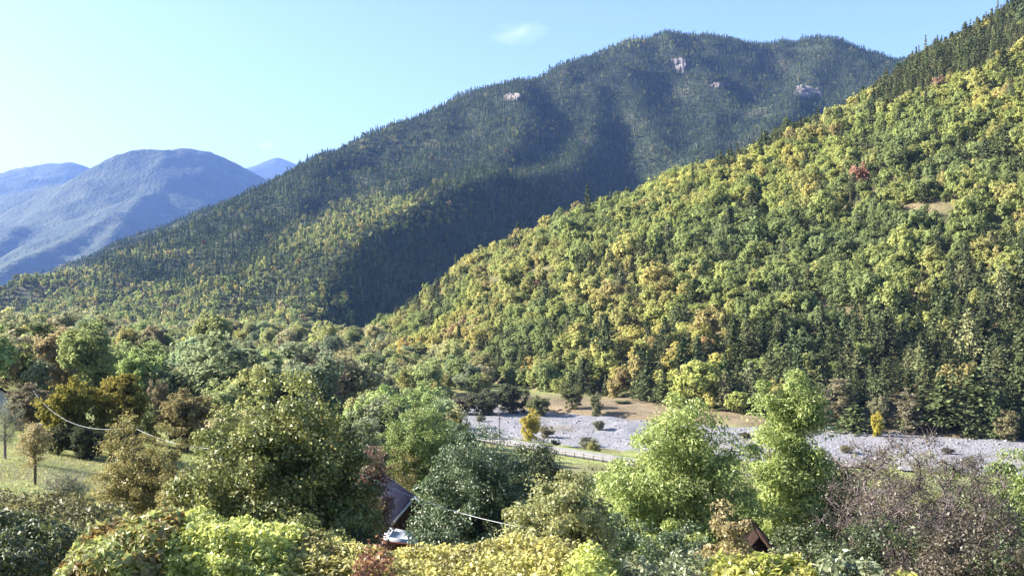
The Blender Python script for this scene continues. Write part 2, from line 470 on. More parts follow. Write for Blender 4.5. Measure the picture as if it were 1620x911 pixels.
def main_noise(x, y, z):
    w = sstep(900, 1500, y)
    return (24 * fbm(x / 190.0, y / 190.0, 41, 4, True) * w + 6 * fbm(x / 60.0, y / 60.0, 44, 3) - 8 * w)
def main_z(x, y):
    z = ridge_field(x, y, MAIN, main_noise)
    return np.maximum(z, -30.0)

mx_ = np.arange(-1600, 2400, 14.0); my_ = np.arange(720, 3300, 14.0)
MX, MY = np.meshgrid(mx_, my_, indexing='ij')
MZ = main_z(MX, MY)
FOREST_FLOOR = noise_mat('forest_floor', [(0.3, (0.025, 0.035, 0.018)), (0.55, (0.05, 0.06, 0.03)), (0.75, (0.11, 0.10, 0.06))], scale=0.012, detail=10, bump=2.0, bscale=0.12)
tag(obj('mountain', mesh('mountain', np.stack([MX, MY, MZ], -1).reshape(-1, 3), grid_faces(len(mx_), len(my_)), FOREST_FLOOR, True)), kind='structure')

FAR_FOREST = noise_mat('far_forest', [(0.3, (0.016, 0.026, 0.013)), (0.5, (0.034, 0.046, 0.021)), (0.7, (0.066, 0.074, 0.036))], scale=0.006, detail=12, bump=22.0, bscale=0.035)
def far_mountain(ridges, seed, x0, x1, y0, y1, step, amp, sc, far=1.0):
    ridges = [([(u, v, Y * far, h) for (u, v, Y, h) in pts], a, b, r) for pts, a, b, r in ridges]
    x0, x1, y0, y1, step = x0 * far, x1 * far, y0 * far, y1 * far, step * far
    ax = np.arange(x0, x1, step); ay = np.arange(y0, y1, step)
    X, Y = np.meshgrid(ax, ay, indexing='ij')
    Z = ridge_field(X, Y, ridges, lambda x, y, z: amp * fbm(x / sc, y / sc, seed, 6, True) + 9 * fbm(x / 45.0, y / 45.0, seed + 9, 2))
    Z = np.maximum(Z, -40)
    return mesh('mountain', np.stack([X, Y, Z], -1).reshape(-1, 3), grid_faces(len(ax), len(ay)), FAR_FOREST, False)
DOME = [
    ([(-500, 330, 6400, 0), (-200, 330, 6200, 0), (0, 320, 6000, 0), (90, 300, 5800, 0), (145, 284, 5600, 0), (175, 266, 5450, 0), (215, 249, 5350, 0), (260, 244, 5400, 0), (300, 242, 5550, 0), (340, 246, 5850, 0), (380, 263, 6250, 0), (430, 294, 6800, 0), (470, 320, 7300, 0)], 0.6, 0.66, 60),
    ([(298, 243, 5540, 0), (272, 285, 5150, 0), (225, 317, 4800, 0), (190, 352, 4450, 0), (165, 398, 4050, 0), (140, 440, 3700, 0)], 1.0, 0.45, 20),
    ([(222, 322, 4750, 0), (150, 360, 4350, 0), (70, 405, 3950, 0), (-30, 450, 3500, 0)], 0.8, 0.45, 25),
    ([(160, 275, 5500, 0), (110, 320, 5100, 0), (45, 362, 4700, 0), (-60, 410, 4200, 0), (-160, 450, 3700, 0)], 0.8, 0.45, 25),
    ([(345, 250, 5800, 0), (325, 300, 5350, 0), (300, 350, 4950, 0)], 0.9, 0.75, 20),
]
tag(obj('mountain', far_mountain(DOME, 51, -4200, 400, 2900, 7200, 20, 75, 800.0, 1.3)), kind='structure')
LEFTFAR = [([(-500, 300, 9500, 0), (-150, 297, 9200, 0), (0, 287, 9000, 0), (50, 275, 8900, 0), (80, 269, 8800, 0), (108, 266, 8800, 0), (135, 277, 8800, 0), (170, 300, 8900, 0), (300, 330, 9000, 0)], 0.42, 0.4, 120),
           ([(105, 270, 8800, 0), (60, 305, 8200, 0), (0, 330, 7600, 0), (-100, 360, 7000, 0)], 0.55, 0.36, 40)]
tag(obj('mountain', far_mountain(LEFTFAR, 61, -7500, -2000, 6600, 10600, 32, 90, 1000.0, 1.15)), kind='structure')
PEAK = [([(250, 330, 11800, 0), (360, 285, 11600, 0), (400, 268, 11500, 0), (420, 260, 11500, 0), (437, 252, 11500, 0), (455, 261, 11500, 0), (475, 269, 11500, 0), (600, 310, 11600, 0)], 0.45, 0.45, 30),
        ([(437, 253, 11500, 0), (425, 280, 10900, 0), (400, 310, 10200, 0)], 0.6, 0.4, 30)]
tag(obj('mountain', far_mountain(PEAK, 71, -4600, -900, 9600, 12800, 32, 60, 900.0, 1.1)), kind='structure')

# ------------------------------------------------------------------ haze
v, f = boxv((0, 7400, 890), (34000, 17000, 1900))
HZ, nt, out = new_mat('haze')
pv = nd(nt, 'ShaderNodeVolumePrincipled')
pv.inputs['Color'].default_value = (0.24, 0.42, 1.0, 1)
pv.inputs['Density'].default_value = 4.0e-5
pv.inputs['Anisotropy'].default_value = 0.15
nt.links.new(pv.outputs[0], out.inputs['Volume'])
tag(obj('haze', mesh('haze', v, f, HZ)), 'thin blue haze filling the valley air', 'haze', kind='stuff')

# ------------------------------------------------------------------ trees: generators
def unit(v): return v / (np.linalg.norm(v, axis=-1, keepdims=True) + 1e-9)

def leaf_quads(rng, pos, out_dir, size, aspect=0.55, fold=0.22, up=0.5, rnd=0.9, droop=0.0, kite=False):
    """one folded diamond leaf at each position"""
    n = len(pos)
    nrm = unit(out_dir * 0.6 + np.array([0, 0, up]) + rng.normal(0, rnd, (n, 3)))
    ax = rng.normal(0, 1, (n, 3)) + out_dir * 0.6 + np.array([0, 0, -droop])
    ax = unit(ax - nrm * (ax * nrm).sum(1, keepdims=True))
    bx = np.cross(nrm, ax)
    s = size * np.exp(rng.normal(0, 0.25, n))[:, None]
    base = pos - ax * s * 0.5; tip = pos + ax * s * 0.5 - nrm * s * fold * 0.6
    mid = pos - ax * s * (0.06 if not kite else -0.05)
    l = mid + bx * s * aspect * 0.5 + nrm * s * fold; r = mid - bx * s * aspect * 0.5 + nrm * s * fold
    v = np.stack([base, l, tip, r], 1).reshape(-1, 3)
    f = np.arange(n * 4).reshape(-1, 4)
    return v, f

def sample_env(rng, ells, n, shell=0.5, minsep=0.0):
    e = np.array(ells, float)
    w = (e[:, 3] * e[:, 4] * e[:, 5]) ** 0.667; w /= w.sum()
    out = []
    tries = 0
    while len(out) < n and tries < n * 12:
        tries += 1
        k = rng.choice(len(e), p=w)
        d = unit(rng.normal(0, 1, 3)); d /= (np.abs(d) ** 3).sum() ** (1 / 3)      # a little boxier than an ellipsoid
        r = rng.random() ** shell
        p = e[k, :3] + d * e[k, 3:] * r
        if minsep and out:
            q = np.array(out)
            if (((q - p) ** 2).sum(1)).min() < minsep * minsep: continue
        out.append(p)
    return np.array(out)

def skeleton(rng, clumps, stems, trunk_top, r_tip, power, wig=0.06, segs=4, tuck=0.0):
    """branches that lead from the stems to each clump -> nodes, parents, radii"""
    nodes, par = [], []
    for (bx, by, tx, ty, tz) in stems:
        prev = -1; n = max(4, int(tz / 0.7))
        for k in range(n + 1):
            t = k / n
            off = rng.normal(0, wig * trunk_top * 0.12, 2) * (t > 0)
            nodes.append((bx + (tx - bx) * t ** 1.4 + off[0], by + (ty - by) * t ** 1.4 + off[1], tz * t)); par.append(prev); prev = len(nodes) - 1
    order = np.argsort(np.linalg.norm(clumps - np.array([0, 0, trunk_top * 0.45]), axis=1))
    leaf_nodes = []
    for ci in order:
        c = clumps[ci]
        q = np.array(nodes)
        d = c - q
        L = np.linalg.norm(d, axis=1)
        pen = L * (1 + 1.6 * np.clip(-(d[:, 2] / (L + 1e-6)) + 0.15, 0, 1)) + 0.8 * (q[:, 2] < 0.12 * trunk_top)
        j = int(np.argmin(pen))
        prev = j; a = q[j]
        m = max(1, min(segs, int(L[j] / 0.35)))
        for k in range(1, m + 1):
            t = k / m
            p = a + (c - a) * t + np.array([0, 0, 0.10 * L[j] * math.sin(t * math.pi)]) + rng.normal(0, wig * L[j] * 0.5, 3) * (k < m)
            nodes.append(tuple(p)); par.append(prev); prev = len(nodes) - 1
        leaf_nodes.append(prev)
    par = np.array(par); w = np.zeros(len(nodes))
    w[leaf_nodes] = 1
    for i in range(len(nodes) - 1, -1, -1):
        if par[i] >= 0: w[par[i]] += w[i]
    rad = r_tip * np.maximum(w, 1) ** power
    return np.array(nodes), par, rad

def wood(nodes, par, rad, sides=5):
    k = np.nonzero(par >= 0)[0]
    a, b = nodes[par[k]], nodes[k]
    ra, rb = np.minimum(rad[par[k]], rad[k] * 1.6), rad[k]
    d = unit(b - a)
    ref = np.where(np.abs(d[:, 2:3]) > 0.9, np.array([[1.0, 0, 0]]), np.array([[0, 0, 1.0]]))
    x = unit(np.cross(d, ref)); y = np.cross(d, x)
    th = np.arange(sides) * 2 * math.pi / sides
    ring = np.cos(th)[None, :, None] * x[:, None] + np.sin(th)[None, :, None] * y[:, None]
    v = np.concatenate([a[:, None] + ring * ra[:, None, None], b[:, None] + ring * rb[:, None, None]], 1)
    n = len(k)
    i = np.arange(sides); j = (i + 1) % sides
    f = np.stack([i, j, sides + j, sides + i], 1)[None] + (np.arange(n) * 2 * sides)[:, None, None]
    return v.reshape(-1, 3), f.reshape(-1, 4)

def twigs(rng, centres, per, length, r, spread_up=0.3):
    n = len(centres) * per
    c = np.repeat(centres, per, 0)
    d = unit(rng.normal(0, 1, (n, 3)) + np.array([0, 0, spread_up])) * (length * (0.5 + rng.random((n, 1))))
    m = c + d * 0.55 + rng.normal(0, 0.1, (n, 3)) * length
    nodes = np.concatenate([c, m, c + d + np.array([0, 0, 0.05]) * length]); par = np.concatenate([np.full(n, -1), np.arange(n), np.arange(n) + n])
    rad = np.concatenate([np.full(n, r), np.full(n, r * 0.7), np.full(n, r * 0.35)])
    return wood(nodes, par, rad, 3)

def broadleaf(seed, ells, nclump, nleaf, leaf, clump_r, r_tip=0.012, power=0.5, stems=None, shell=0.45, aspect=0.55, up=0.5, droop=0.0, minsep=0.0,
              twig=0, flat=0.75, rnd=0.9, colour_noise=0.5, sides=5, fill=1.0):
    """-> (leaf verts, leaf quads, per-leaf v, wood verts, wood quads)"""
    rng = np.random.default_rng(seed)
    clumps = sample_env(rng, ells, nclump, shell, minsep)
    top = max(e[2] + e[5] for e in ells)
    cen = np.average(np.array(ells)[:, :3], axis=0, weights=np.array(ells)[:, 3] * np.array(ells)[:, 4])
    stems = stems or [(0, 0, cen[0] * 0.7, cen[1] * 0.7, cen[2] * 1.05)]
    nodes, par, rad = skeleton(rng, clumps, stems, top, r_tip, power)
    wv, wf = wood(nodes, par, rad, sides)
    if twig:
        tv, tf = twigs(rng, clumps, twig, clump_r * 1.0, r_tip * 0.7)
        wf = np.concatenate([wf, tf + len(wv)]); wv = np.concatenate([wv, tv])
    n = len(clumps)
    cnt = rng.poisson((1.3 if nclump < 400 and nleaf > 50 else 1.0) * nleaf * np.exp(rng.normal(0, 0.3, n)))
    idx = np.repeat(np.arange(n), cnt)
    d = unit(rng.normal(0, 1, (len(idx), 3))) * (rng.random((len(idx), 1)) ** (0.45 * fill))
    cr = clump_r * np.exp(rng.normal(0, 0.22, n))[idx][:, None]
    pos = clumps[idx] + d * cr * np.array([1, 1, flat]) - np.array([0, 0, droop * 0.5]) * cr * (d ** 2).sum(1, keepdims=True)
    outd = unit(pos - (cen + np.array([0, 0, -0.2 * top])))
    outd = unit(outd * 0.6 + d * 0.7)
    pos[:, 2] = np.maximum(pos[:, 2], 0.05)
    lv, lf = leaf_quads(rng, pos, outd, leaf, aspect, up=up, rnd=rnd, droop=droop)
    cv = rng.random(n)[idx] * colour_noise + rng.random(len(idx)) * (1 - colour_noise)
    return lv, lf, cv, wv, wf

def conifer(seed, H, Rr, whorls=16, per=7, spray=5, size=0.5, base=0.12, droop=0.25, point=0.85, ragged=0.25):
    """tapering evergreen: whorls of boughs, each hung with flat sprays of needles"""
    rng = np.random.default_rng(seed)
    P_, O_, S_ = [], [], []
    nodes = [(0, 0, 0), (0, 0, H * 0.5), (0, 0, H * 0.98)]; par = [-1, 0, 1]; rad = [H * 0.016, H * 0.010, H * 0.002]
    for w in range(whorls):
        t = base + (1 - base) * (w + rng.random() * 0.6) / whorls
        if t > 0.99: continue
        L0 = Rr * (1 - ((t - base) / (1 - base)) ** point) * (0.55 + 0.45 * min(1, (t - base) / 0.2 + 0.35)) + 0.04 * H * (1 - t)
        for b in range(per):
            a = 2 * math.pi * (b + rng.random()) / per
            L = L0 * (1 + rng.normal(0, ragged))
            dirv = np.array([math.cos(a), math.sin(a), -droop * (1 - t) + 0.25 * t])
            s0 = np.array([0, 0, t * H])
            nodes.append(tuple(s0)); par.append(-1); rad.append(H * 0.004)
            nodes.append(tuple(s0 + dirv * L * 0.8)); par.append(len(nodes) - 2); rad.append(H * 0.0012)
            k = max(2, int(spray * (0.4 + L / max(Rr, 0.1))))
            ts = (np.arange(k) + rng.random(k)) / k
            p = s0 + dirv * (ts[:, None] * L) + rng.normal(0, 0.07 * Rr, (k, 3))
            P_.append(p); O_.append(np.repeat(dirv[None], k, 0)); S_.append(size * (0.7 + 0.5 * (1 - ts)))
    # leader
    k = 5
    P_.append(np.stack([rng.normal(0, .03 * Rr, k), rng.normal(0, .03 * Rr, k), H * np.linspace(0.9, 1.0, k)], 1)); O_.append(np.tile([[0, 0, 1.0]], (k, 1))); S_.append(np.full(k, size * 0.7))
    pos = np.concatenate(P_); od = np.concatenate(O_); sz = np.concatenate(S_)
    n = len(pos)
    nrm = unit(np.array([0, 0, 0.8]) + od * 0.2 + rng.normal(0, 0.55, (n, 3)))
    ax = unit(od + rng.normal(0, 0.35, (n, 3)) + np.array([0, 0, -0.15])); ax = unit(ax - nrm * (ax * nrm).sum(1, keepdims=True))
    bx = np.cross(nrm, ax); s = (sz * np.exp(rng.normal(0, 0.2, n)))[:, None]
    v = np.stack([pos - ax * s * 0.5, pos + bx * s * 0.36 - nrm * s * 0.1, pos + ax * s * 0.6, pos - bx * s * 0.36 - nrm * s * 0.1], 1).reshape(-1, 3)
    wv, wf = wood(np.array(nodes), np.array(par), np.array(rad), 4)
    return v, np.arange(n * 4).reshape(-1, 4), rng.random(n), wv, wf

def tree_meshes(name, g, leafm, barkm):
    lv, lf, cv, wv, wf = g
    return mesh(name + '_crown', lv, lf, leafm, attrs={'v': ('FACE', cv)}), mesh(name + '_trunk', wv, wf, barkm, True)

def whole_mesh(name, g, leafm, barkm):
    lv, lf, cv, wv, wf = g
    v = np.concatenate([lv, wv]); f = np.concatenate([lf, wf + len(lv)])
    return mesh(name, v, f, [leafm, barkm], attrs={'v': ('FACE', np.r_[cv, np.zeros(len(wf))])}, mat_idx=np.r_[np.zeros(len(lf)), np.ones(len(wf))])

# prototypes about 1 unit = 1 metre, 8 m tall broadleaf, 10 m conifers
def hill_ells(rng, kind):
    if kind == 'round':  e = [(0, 0, 5.0, 2.7, 2.7, 2.8)]
    elif kind == 'tall': e = [(0, 0, 5.0, 1.7, 1.7, 3.3)]
    else: e = [(0, 0, 4.2, 3.1, 3.1, 2.4)]
    e.append((0, 0, 2.2, 2.2 if kind != 'tall' else 1.6, 2.2 if kind != 'tall' else 1.6, 1.9))
    for _ in range(6):
        a = rng.random() * 6.28; r = 1.5
        e.append((math.cos(a) * r, math.sin(a) * r, 3.4 + rng.random() * 2.6, 1.4, 1.4, 1.3))
    return e

PROTO = {'broad': [], 'pine': [], 'spruce': [], 'farbroad': [], 'farpine': [], 'mid': [], 'column': []}
for k in range(7):
    rng = np.random.default_rng(100 + k)
    g = broadleaf(200 + k, hill_ells(rng, ['round', 'tall', 'wide', 'round', 'wide', 'tall', 'round'][k]), 74, 26, 0.50, 0.8, r_tip=0.02, shell=0.28, aspect=0.72, sides=4, rnd=0.30, up=0.35)
    PROTO['broad'].append(g)
for k in range(4):
    PROTO['pine'].append(conifer(300 + k, 9.5, 2.5 + 0.2 * k, 15, 8, 9, 0.62, base=0.08 + 0.04 * k, droop=0.05, point=1.7, ragged=0.35))
for k in range(3):
    PROTO['spruce'].append(conifer(330 + k, 11.0, 2.0, 17, 7, 5, 0.62, base=0.05, droop=0.35, point=0.95))
for k in range(4):
    rng = np.random.default_rng(400 + k)
    PROTO['farbroad'].append(broadleaf(400 + k, hill_ells(rng, ['round', 'wide', 'tall', 'round'][k]), 26, 6, 1.15, 0.9, r_tip=0.03, shell=0.3, aspect=0.8, sides=3))
for k in range(4):
    PROTO['farpine'].append(conifer(430 + k, 10.5, 2.1 + 0.15 * k, 8, 5, 2, 1.5, base=0.05, droop=0.3, point=1.0, ragged=0.3))
for k in range(6):
    rng = np.random.default_rng(500 + k)
    PROTO['mid'].append(broadleaf(500 + k, hill_ells(rng, ['round', 'tall', 'wide', 'round', 'wide', 'tall'][k]), 190, 46, 0.31, 0.64, r_tip=0.014, shell=0.34, aspect=0.62, twig=2, rnd=0.6))
for k in range(2):
    PROTO['column'].append(broadleaf(540 + k, [(0, 0, 5.6, 1.1, 1.1, 4.6), (0.2, 0.1, 3.2, 1.3, 1.3, 2.2)], 110, 36, 0.28, 0.5, r_tip=0.012, shell=0.4, aspect=0.6, twig=2))

# ------------------------------------------------------------------ the forest that goes beyond counting: points that carry a tree each
def library(name, gens, leafm):
    c = bpy.data.collections.new(name)
    for k, g in enumerate(gens):
        c.objects.link(bpy.data.objects.new('%s_%02d' % (name, k), whole_mesh('%s_%02d' % (name, k), g, leafm, BARK)))
    return c

def forest(name, label, pos, scl, rot, tint, idx, coll):
    me = bpy.data.meshes.new(name)
    me.vertices.add(len(pos)); me.vertices.foreach_set('co', np.asarray(pos, np.float32).ravel())
    for an, d in (('scl', scl), ('rot', rot), ('tint', tint)):
        a = me.attributes.new(an, 'FLOAT_VECTOR', 'POINT'); a.data.foreach_set('vector', np.asarray(d, np.float32).ravel())
    a = me.attributes.new('which', 'INT', 'POINT'); a.data.foreach_set('value', np.asarray(idx, np.int32))
    o = obj(name, me)
    ng = bpy.data.node_groups.new(name + '_nodes', 'GeometryNodeTree')
    ng.interface.new_socket('Geometry', in_out='INPUT', socket_type='NodeSocketGeometry')
    ng.interface.new_socket('Geometry', in_out='OUTPUT', socket_type='NodeSocketGeometry')
    gi = ng.nodes.new('NodeGroupInput'); go = ng.nodes.new('NodeGroupOutput')
    ci = ng.nodes.new('GeometryNodeCollectionInfo'); ci.inputs['Collection'].default_value = coll
    ci.inputs['Separate Children'].default_value = True; ci.inputs['Reset Children'].default_value = True
    ip = ng.nodes.new('GeometryNodeInstanceOnPoints'); ip.inputs['Pick Instance'].default_value = True
    def attr(nm, t):
        n = ng.nodes.new('GeometryNodeInputNamedAttribute'); n.data_type = t; n.inputs['Name'].default_value = nm
        return n.outputs['Attribute']
    L = ng.links.new
    L(gi.outputs[0], ip.inputs['Points']); L(ci.outputs[0], ip.inputs['Instance'])
    L(attr('which', 'INT'), ip.inputs['Instance Index']); L(attr('rot', 'FLOAT_VECTOR'), ip.inputs['Rotation']); L(attr('scl', 'FLOAT_VECTOR'), ip.inputs['Scale'])
    L(ip.outputs[0], go.inputs[0])
    md = o.modifiers.new('forest', 'NODES'); md.node_group = ng
    tag(o, label, 'forest', kind='stuff')
    return o

RNG = np.random.default_rng(7)
def palette(keys, w, n, rng, jit=0.16):
    keys = np.array(keys); k = rng.choice(len(keys), n, p=np.array(w) / np.sum(w))
    return keys[k] * np.exp(rng.normal(0, jit, (n, 1))) * np.exp(rng.normal(0, 0.035, (n, 3))), k

BROAD_COLS = [(0.325, 0.345, 0.118), (0.255, 0.295, 0.108), (0.360, 0.355, 0.135), (0.190, 0.230, 0.098), (0.385, 0.345, 0.120), (0.33, 0.28, 0.14), (0.38, 0.19, 0.13)]
BROAD_NAMES = ['yellow-green', 'mid-green', 'straw-yellow', 'dull green', 'golden', 'russet', 'red']
PINE_COLS = [(0.115, 0.132, 0.060), (0.150, 0.165, 0.078), (0.085, 0.104, 0.050)]

# clearings and the conifer belts on the hill, laid out on its surface (photo column, height share)
def blob(u, v, cu, cv, ru, rv): return np.exp(-(((u - cu) / ru) ** 2 + ((v - cv) / rv) ** 2))

n = 120000
u = RNG.uniform(440, 2050, n); t = RNG.uniform(0.0, 1.12, n)
e = 1e-3
p = hill_pt(u, t)
area = np.linalg.norm(np.cross((hill_pt(u + 1, t) - p), (hill_pt(u, t + e) - p) / e), axis=1)
keep = RNG.random(n) < area / np.percentile(area, 97)
u, t, p = u[keep], t[keep], p[keep]
vv = V0 - (p[:, 2] + 4 - ZC) / p[:, 1] * F
# thin to an even spacing
def thin(p, r, rng):
    order = rng.permutation(len(p)); cell = {}; out = []
    for i in order:
        k = (int(p[i, 0] // r), int(p[i, 1] // r)); ok = True
        for a in (-1, 0, 1):
            for b in (-1, 0, 1):
                for j in cell.get((k[0] + a, k[1] + b), ()):
                    if (p[i, 0] - p[j, 0]) ** 2 + (p[i, 1] - p[j, 1]) ** 2 < r * r: ok = False; break
                if not ok: break
            if not ok: break
        if ok: cell.setdefault(k, []).append(i); out.append(i)
    return np.array(out)
sel = thin(p, 3.55, RNG); u, t, p, vv = u[sel], t[sel], p[sel], vv[sel]
clear = np.zeros(len(u))
for c in ((800, 437, 50, 9), (860, 425, 30, 6), (1480, 322, 55, 12), (1395, 318, 25, 10), (1310, 487, 28, 10), (1290, 490, 20, 8), (950, 470, 20, 6), (1210, 330, 20, 7), (1520, 385, 30, 8)):
    clear = np.maximum(clear, blob(u, vv, *c))
keep = RNG.random(len(u)) > clear * 1.25
u, t, p, vv = u[keep], t[keep], p[keep], vv[keep]
vcrest = np.interp(u, HILL[:, 0], HILL[:, 2])
con = 0.025 + 0.16 * sstep(0.5, 0.72, vnoise(p[:, 0] / 60, p[:, 1] / 70, 77))
con = np.maximum(con, 0.98 * sstep(1300, 1420, u) * (vv < vcrest + 22 + (u - 1300) * 0.14))            # dark belt along the upper crest
con = np.maximum(con, 0.9 * (vv < vcrest + 14) * (u > 1130) * (u < 1300))
con = np.maximum(con, 0.9 * sstep(0.20, 0.05, t) * (0.6 + 0.4 * sstep(1150, 1350, u)) * sstep(840, 980, u))                                # pines at the foot
con = np.maximum(con, 0.95 * sstep(1350, 1540, u) * sstep(385, 480, vv + (vnoise(p[:, 0] / 25, p[:, 1] / 40, 78) - 0.5) * 120))
for c, w in (((620, 480, 60, 22), .9), ((680, 450, 40, 22), .9), ((1020, 410, 70, 28), .8), ((990, 440, 60, 28), .75), ((1130, 400, 40, 22), .7), ((800, 560, 60, 25), .6), ((1160, 370, 60, 20), .4), ((760, 385, 60, 8), .7),
             ((1230, 470, 60, 25), .5), ((900, 520, 50, 20), .5), ((1080, 520, 60, 24), .55), ((1330, 300, 40, 15), .35), ((1540, 240, 50, 25), .5), ((1580, 130, 40, 30), .5)):
    con = np.maximum(con, w * blob(u, vv, *c))
is_con = RNG.random(len(u)) < con
stand = 0.55 * vnoise(p[:, 0] / 45, p[:, 1] / 60, 81) + 0.3 * vnoise(p[:, 0] / 16, p[:, 1] / 20, 82) + RNG.normal(0, 0.13, len(u))
cuts = np.quantile(stand, [0.15, 0.42, 0.72, 0.90, 0.955, 0.999])
ck = np.array([3, 1, 0, 2, 4, 5, 6])[np.searchsorted(cuts, stand)]
_keys = np.array(BROAD_COLS)[[3, 1, 0, 2, 4, 5, 6]]; _at = np.quantile(stand, [0.05, 0.28, 0.57, 0.80, 0.93, 0.99, 1.0])
tint = np.stack([np.interp(stand, _at, _keys[:, c]) for c in range(3)], 1) * np.exp(RNG.normal(0, 0.10, (len(u), 1)))
warm = sstep(0.45, 0.75, vnoise(p[:, 0] / 55, p[:, 1] / 55, 79))[:, None]
tint = tint * (1 + 0.14 * warm * np.array([1, 0.9, 0]))
for cu, cv, col in ((1365, 275, (0.36, 0.205, 0.14)), (1510, 118, (0.38, 0.25, 0.16)), (1480, 130, (0.36, 0.25, 0.16)), (560, 520, (0.34, 0.22, 0.12)), (575, 540, (0.34, 0.25, 0.12)), (1390, 140, (0.32, 0.24, 0.15)), (590, 560, (0.36, 0.28, 0.09)), (650, 555, (0.44, 0.32, 0.08)), (665, 545, (0.44, 0.32, 0.08)), (840, 580, (0.38, 0.30, 0.11))):
    i = np.argsort(np.where(is_con, 1e9, (u - cu) ** 2 + (vv - cv) ** 2))[:2]
    tint[i] = np.array(col) * np.exp(RNG.normal(0, 0.1, (2, 1))); ck[i] = 6 if col[1] < 0.21 else (5 if col[1] < 0.26 else 4)
ptint, _ = palette(PINE_COLS, [4, 3, 2], len(u), RNG, 0.2)
tint[is_con] = ptint[is_con]
size = np.exp(RNG.normal(0, 0.24, len(u))) * (0.95 - 0.10 * t)
size = np.where(is_con, size * 0.95, size * 0.99)
size *= 0.85 + 0.15 * sstep(600, 700, u)
rotz = RNG.uniform(0, 6.283, len(u))
scl = np.stack([size * np.exp(RNG.normal(0, .1, len(u))), size * np.exp(RNG.normal(0, .1, len(u))), size * np.exp(RNG.normal(0, .12, len(u)))], 1)
which_b = RNG.integers(0, len(PROTO['broad']), len(u)); which_p = np.where(RNG.random(len(u)) < np.where(t < 0.35, 0.9, 0.6), RNG.integers(0, 4, len(u)), RNG.integers(4, 7, len(u)))
inview = (u > -20) & (u < 1640) & (vv > -10) & (t < 1.0)
near = np.linalg.norm(p - np.array([0, 0, ZC]), axis=1)
score = np.where(inview, scl[:, 2] / near, 0)
score = score * (1 - 0.6 * ((vv > 640) & (u > 970) & (u < 1300)))       # behind the garden trees
def top(mask, n):
    i = np.nonzero(mask & inview)[0]
    return i[np.argsort(-score[i])][:n]
solo_b, solo_p = top(~is_con, 290), top(is_con, 290)
rest = np.ones(len(u), bool); rest[solo_b] = False; rest[solo_p] = False

LIB_B = library('broadleaf_kind', PROTO['broad'], LEAF_T)
LIB_P = library('pine_kind', PROTO['pine'] + PROTO['spruce'], NEEDLE_T)
def rot_arr(r): return np.stack([np.zeros_like(r), np.zeros_like(r), r], 1)
m = rest & ~is_con
forest('hillside_broadleaf_forest', 'continuous yellow-green broadleaf forest over the upper hillside across the river', p[m] - [0, 0, .3], scl[m], rot_arr(rotz[m]), tint[m], which_b[m], LIB_B)
m = rest & is_con
forest('hillside_pine_forest', 'dark pines scattered through the hillside forest and along its crest', p[m] - [0, 0, .3], scl[m], rot_arr(rotz[m]), tint[m], which_p[m], LIB_P)

# ---- single trees: an empty with trunk and crown, sharing mesh data
MESHES = {}
def proto_meshes(kind, k):
    if (kind, k) not in MESHES:
        g = (PROTO['pine'] + PROTO['spruce'])[k] if kind == 'pine' else PROTO[kind][k]
        MESHES[kind, k] = tree_meshes('%s_%d' % (kind, k), g, NEEDLE_T if kind == 'pine' else LEAF_T, BARK)
    return MESHES[kind, k]

def single_tree(name, label, cat, group, kind, k, loc, scale, rz, col, bark=None):
    cm, tm = proto_meshes(kind, k)
    r = empty(name, loc, rz); r.scale = tuple(float(s) for s in scale)
    tag(r, label, cat, group)
    t_ = obj('trunk', tm, r)
    c_ = obj('crown', cm, r); c_['tint'] = tuple(float(x) for x in col); c_['kind'] = 'stuff'
    if bark is not None:
        t_.material_slots[0].link = 'OBJECT'; t_.material_slots[0].material = bark
    return r

def looks(i, sc, tn, lum):
    q = 0.5 * (sc[0] + sc[1]) / sc[2]
    return ('tall ' if sc[2] > 1.2 else ('small ' if sc[2] < 0.9 else '')) + ('broad ' if q > 1.1 else ('slim ' if q < 0.9 else '')) + ('pale ' if tn.sum() > lum * 1.13 else ('deep ' if tn.sum() < lum * 0.88 else ''))
lum_b = [np.sum(c) for c in BROAD_COLS]; lum_p = float(np.median(tint[is_con].sum(1)))
zone = lambda i: 'at the foot of the hill' if t[i] < 0.14 else ('low on the hillside' if t[i] < 0.3 else 'on the hillside above the river')
for i in solo_b:
    nm = looks(i, scl[i], tint[i], lum_b[ck[i]]) + BROAD_NAMES[ck[i]]
    lab = '%s broadleaf tree %s across the river' % (nm, zone(i)) if 'river' not in zone(i) else '%s broadleaf tree %s' % (nm, zone(i))
    single_tree('broadleaf_tree', lab, 'tree', '%s broadleaf trees %s' % (nm, zone(i)), 'broad', int(which_b[i]), p[i] - [0, 0, .3], scl[i], rotz[i], tint[i])
for i in solo_p:
    shape = looks(i, scl[i], tint[i], lum_p).replace('deep ', 'blackish ') + ('rounded dark pine tree' if which_p[i] < 4 else 'pointed dark spruce tree')
    lab = '%s %s across the river' % (shape, zone(i)) if 'river' not in zone(i) else '%s %s' % (shape, zone(i))
    single_tree('pine_tree' if which_p[i] < 4 else 'spruce_tree', lab, 'conifer', '%ss %s' % (shape, zone(i)), 'pine', int(which_p[i]), p[i] - [0, 0, .3], scl[i], rotz[i], tint[i])

# ------------------------------------------------------------------ the mountain's forest
n = 330000
x = RNG.uniform(-1150, 1250, n); y = RNG.uniform(740, 2760, n)
keep = np.abs(x / y) < 0.60; x, y = x[keep], y[keep]
z = main_z(x, y)
uu = U0 + F * x / y; v2 = V0 - (z + 6 - ZC) / y * F
hid = np.interp(uu, HILL[:, 0], HILL[:, 2], left=2000, right=-200)
keep = (z > ground(x, y) + 1) & (v2 < hid + 35) & (v2 < 580) & (uu > -90) & (uu < 1700)
x, y, z = x[keep], y[keep], z[keep]
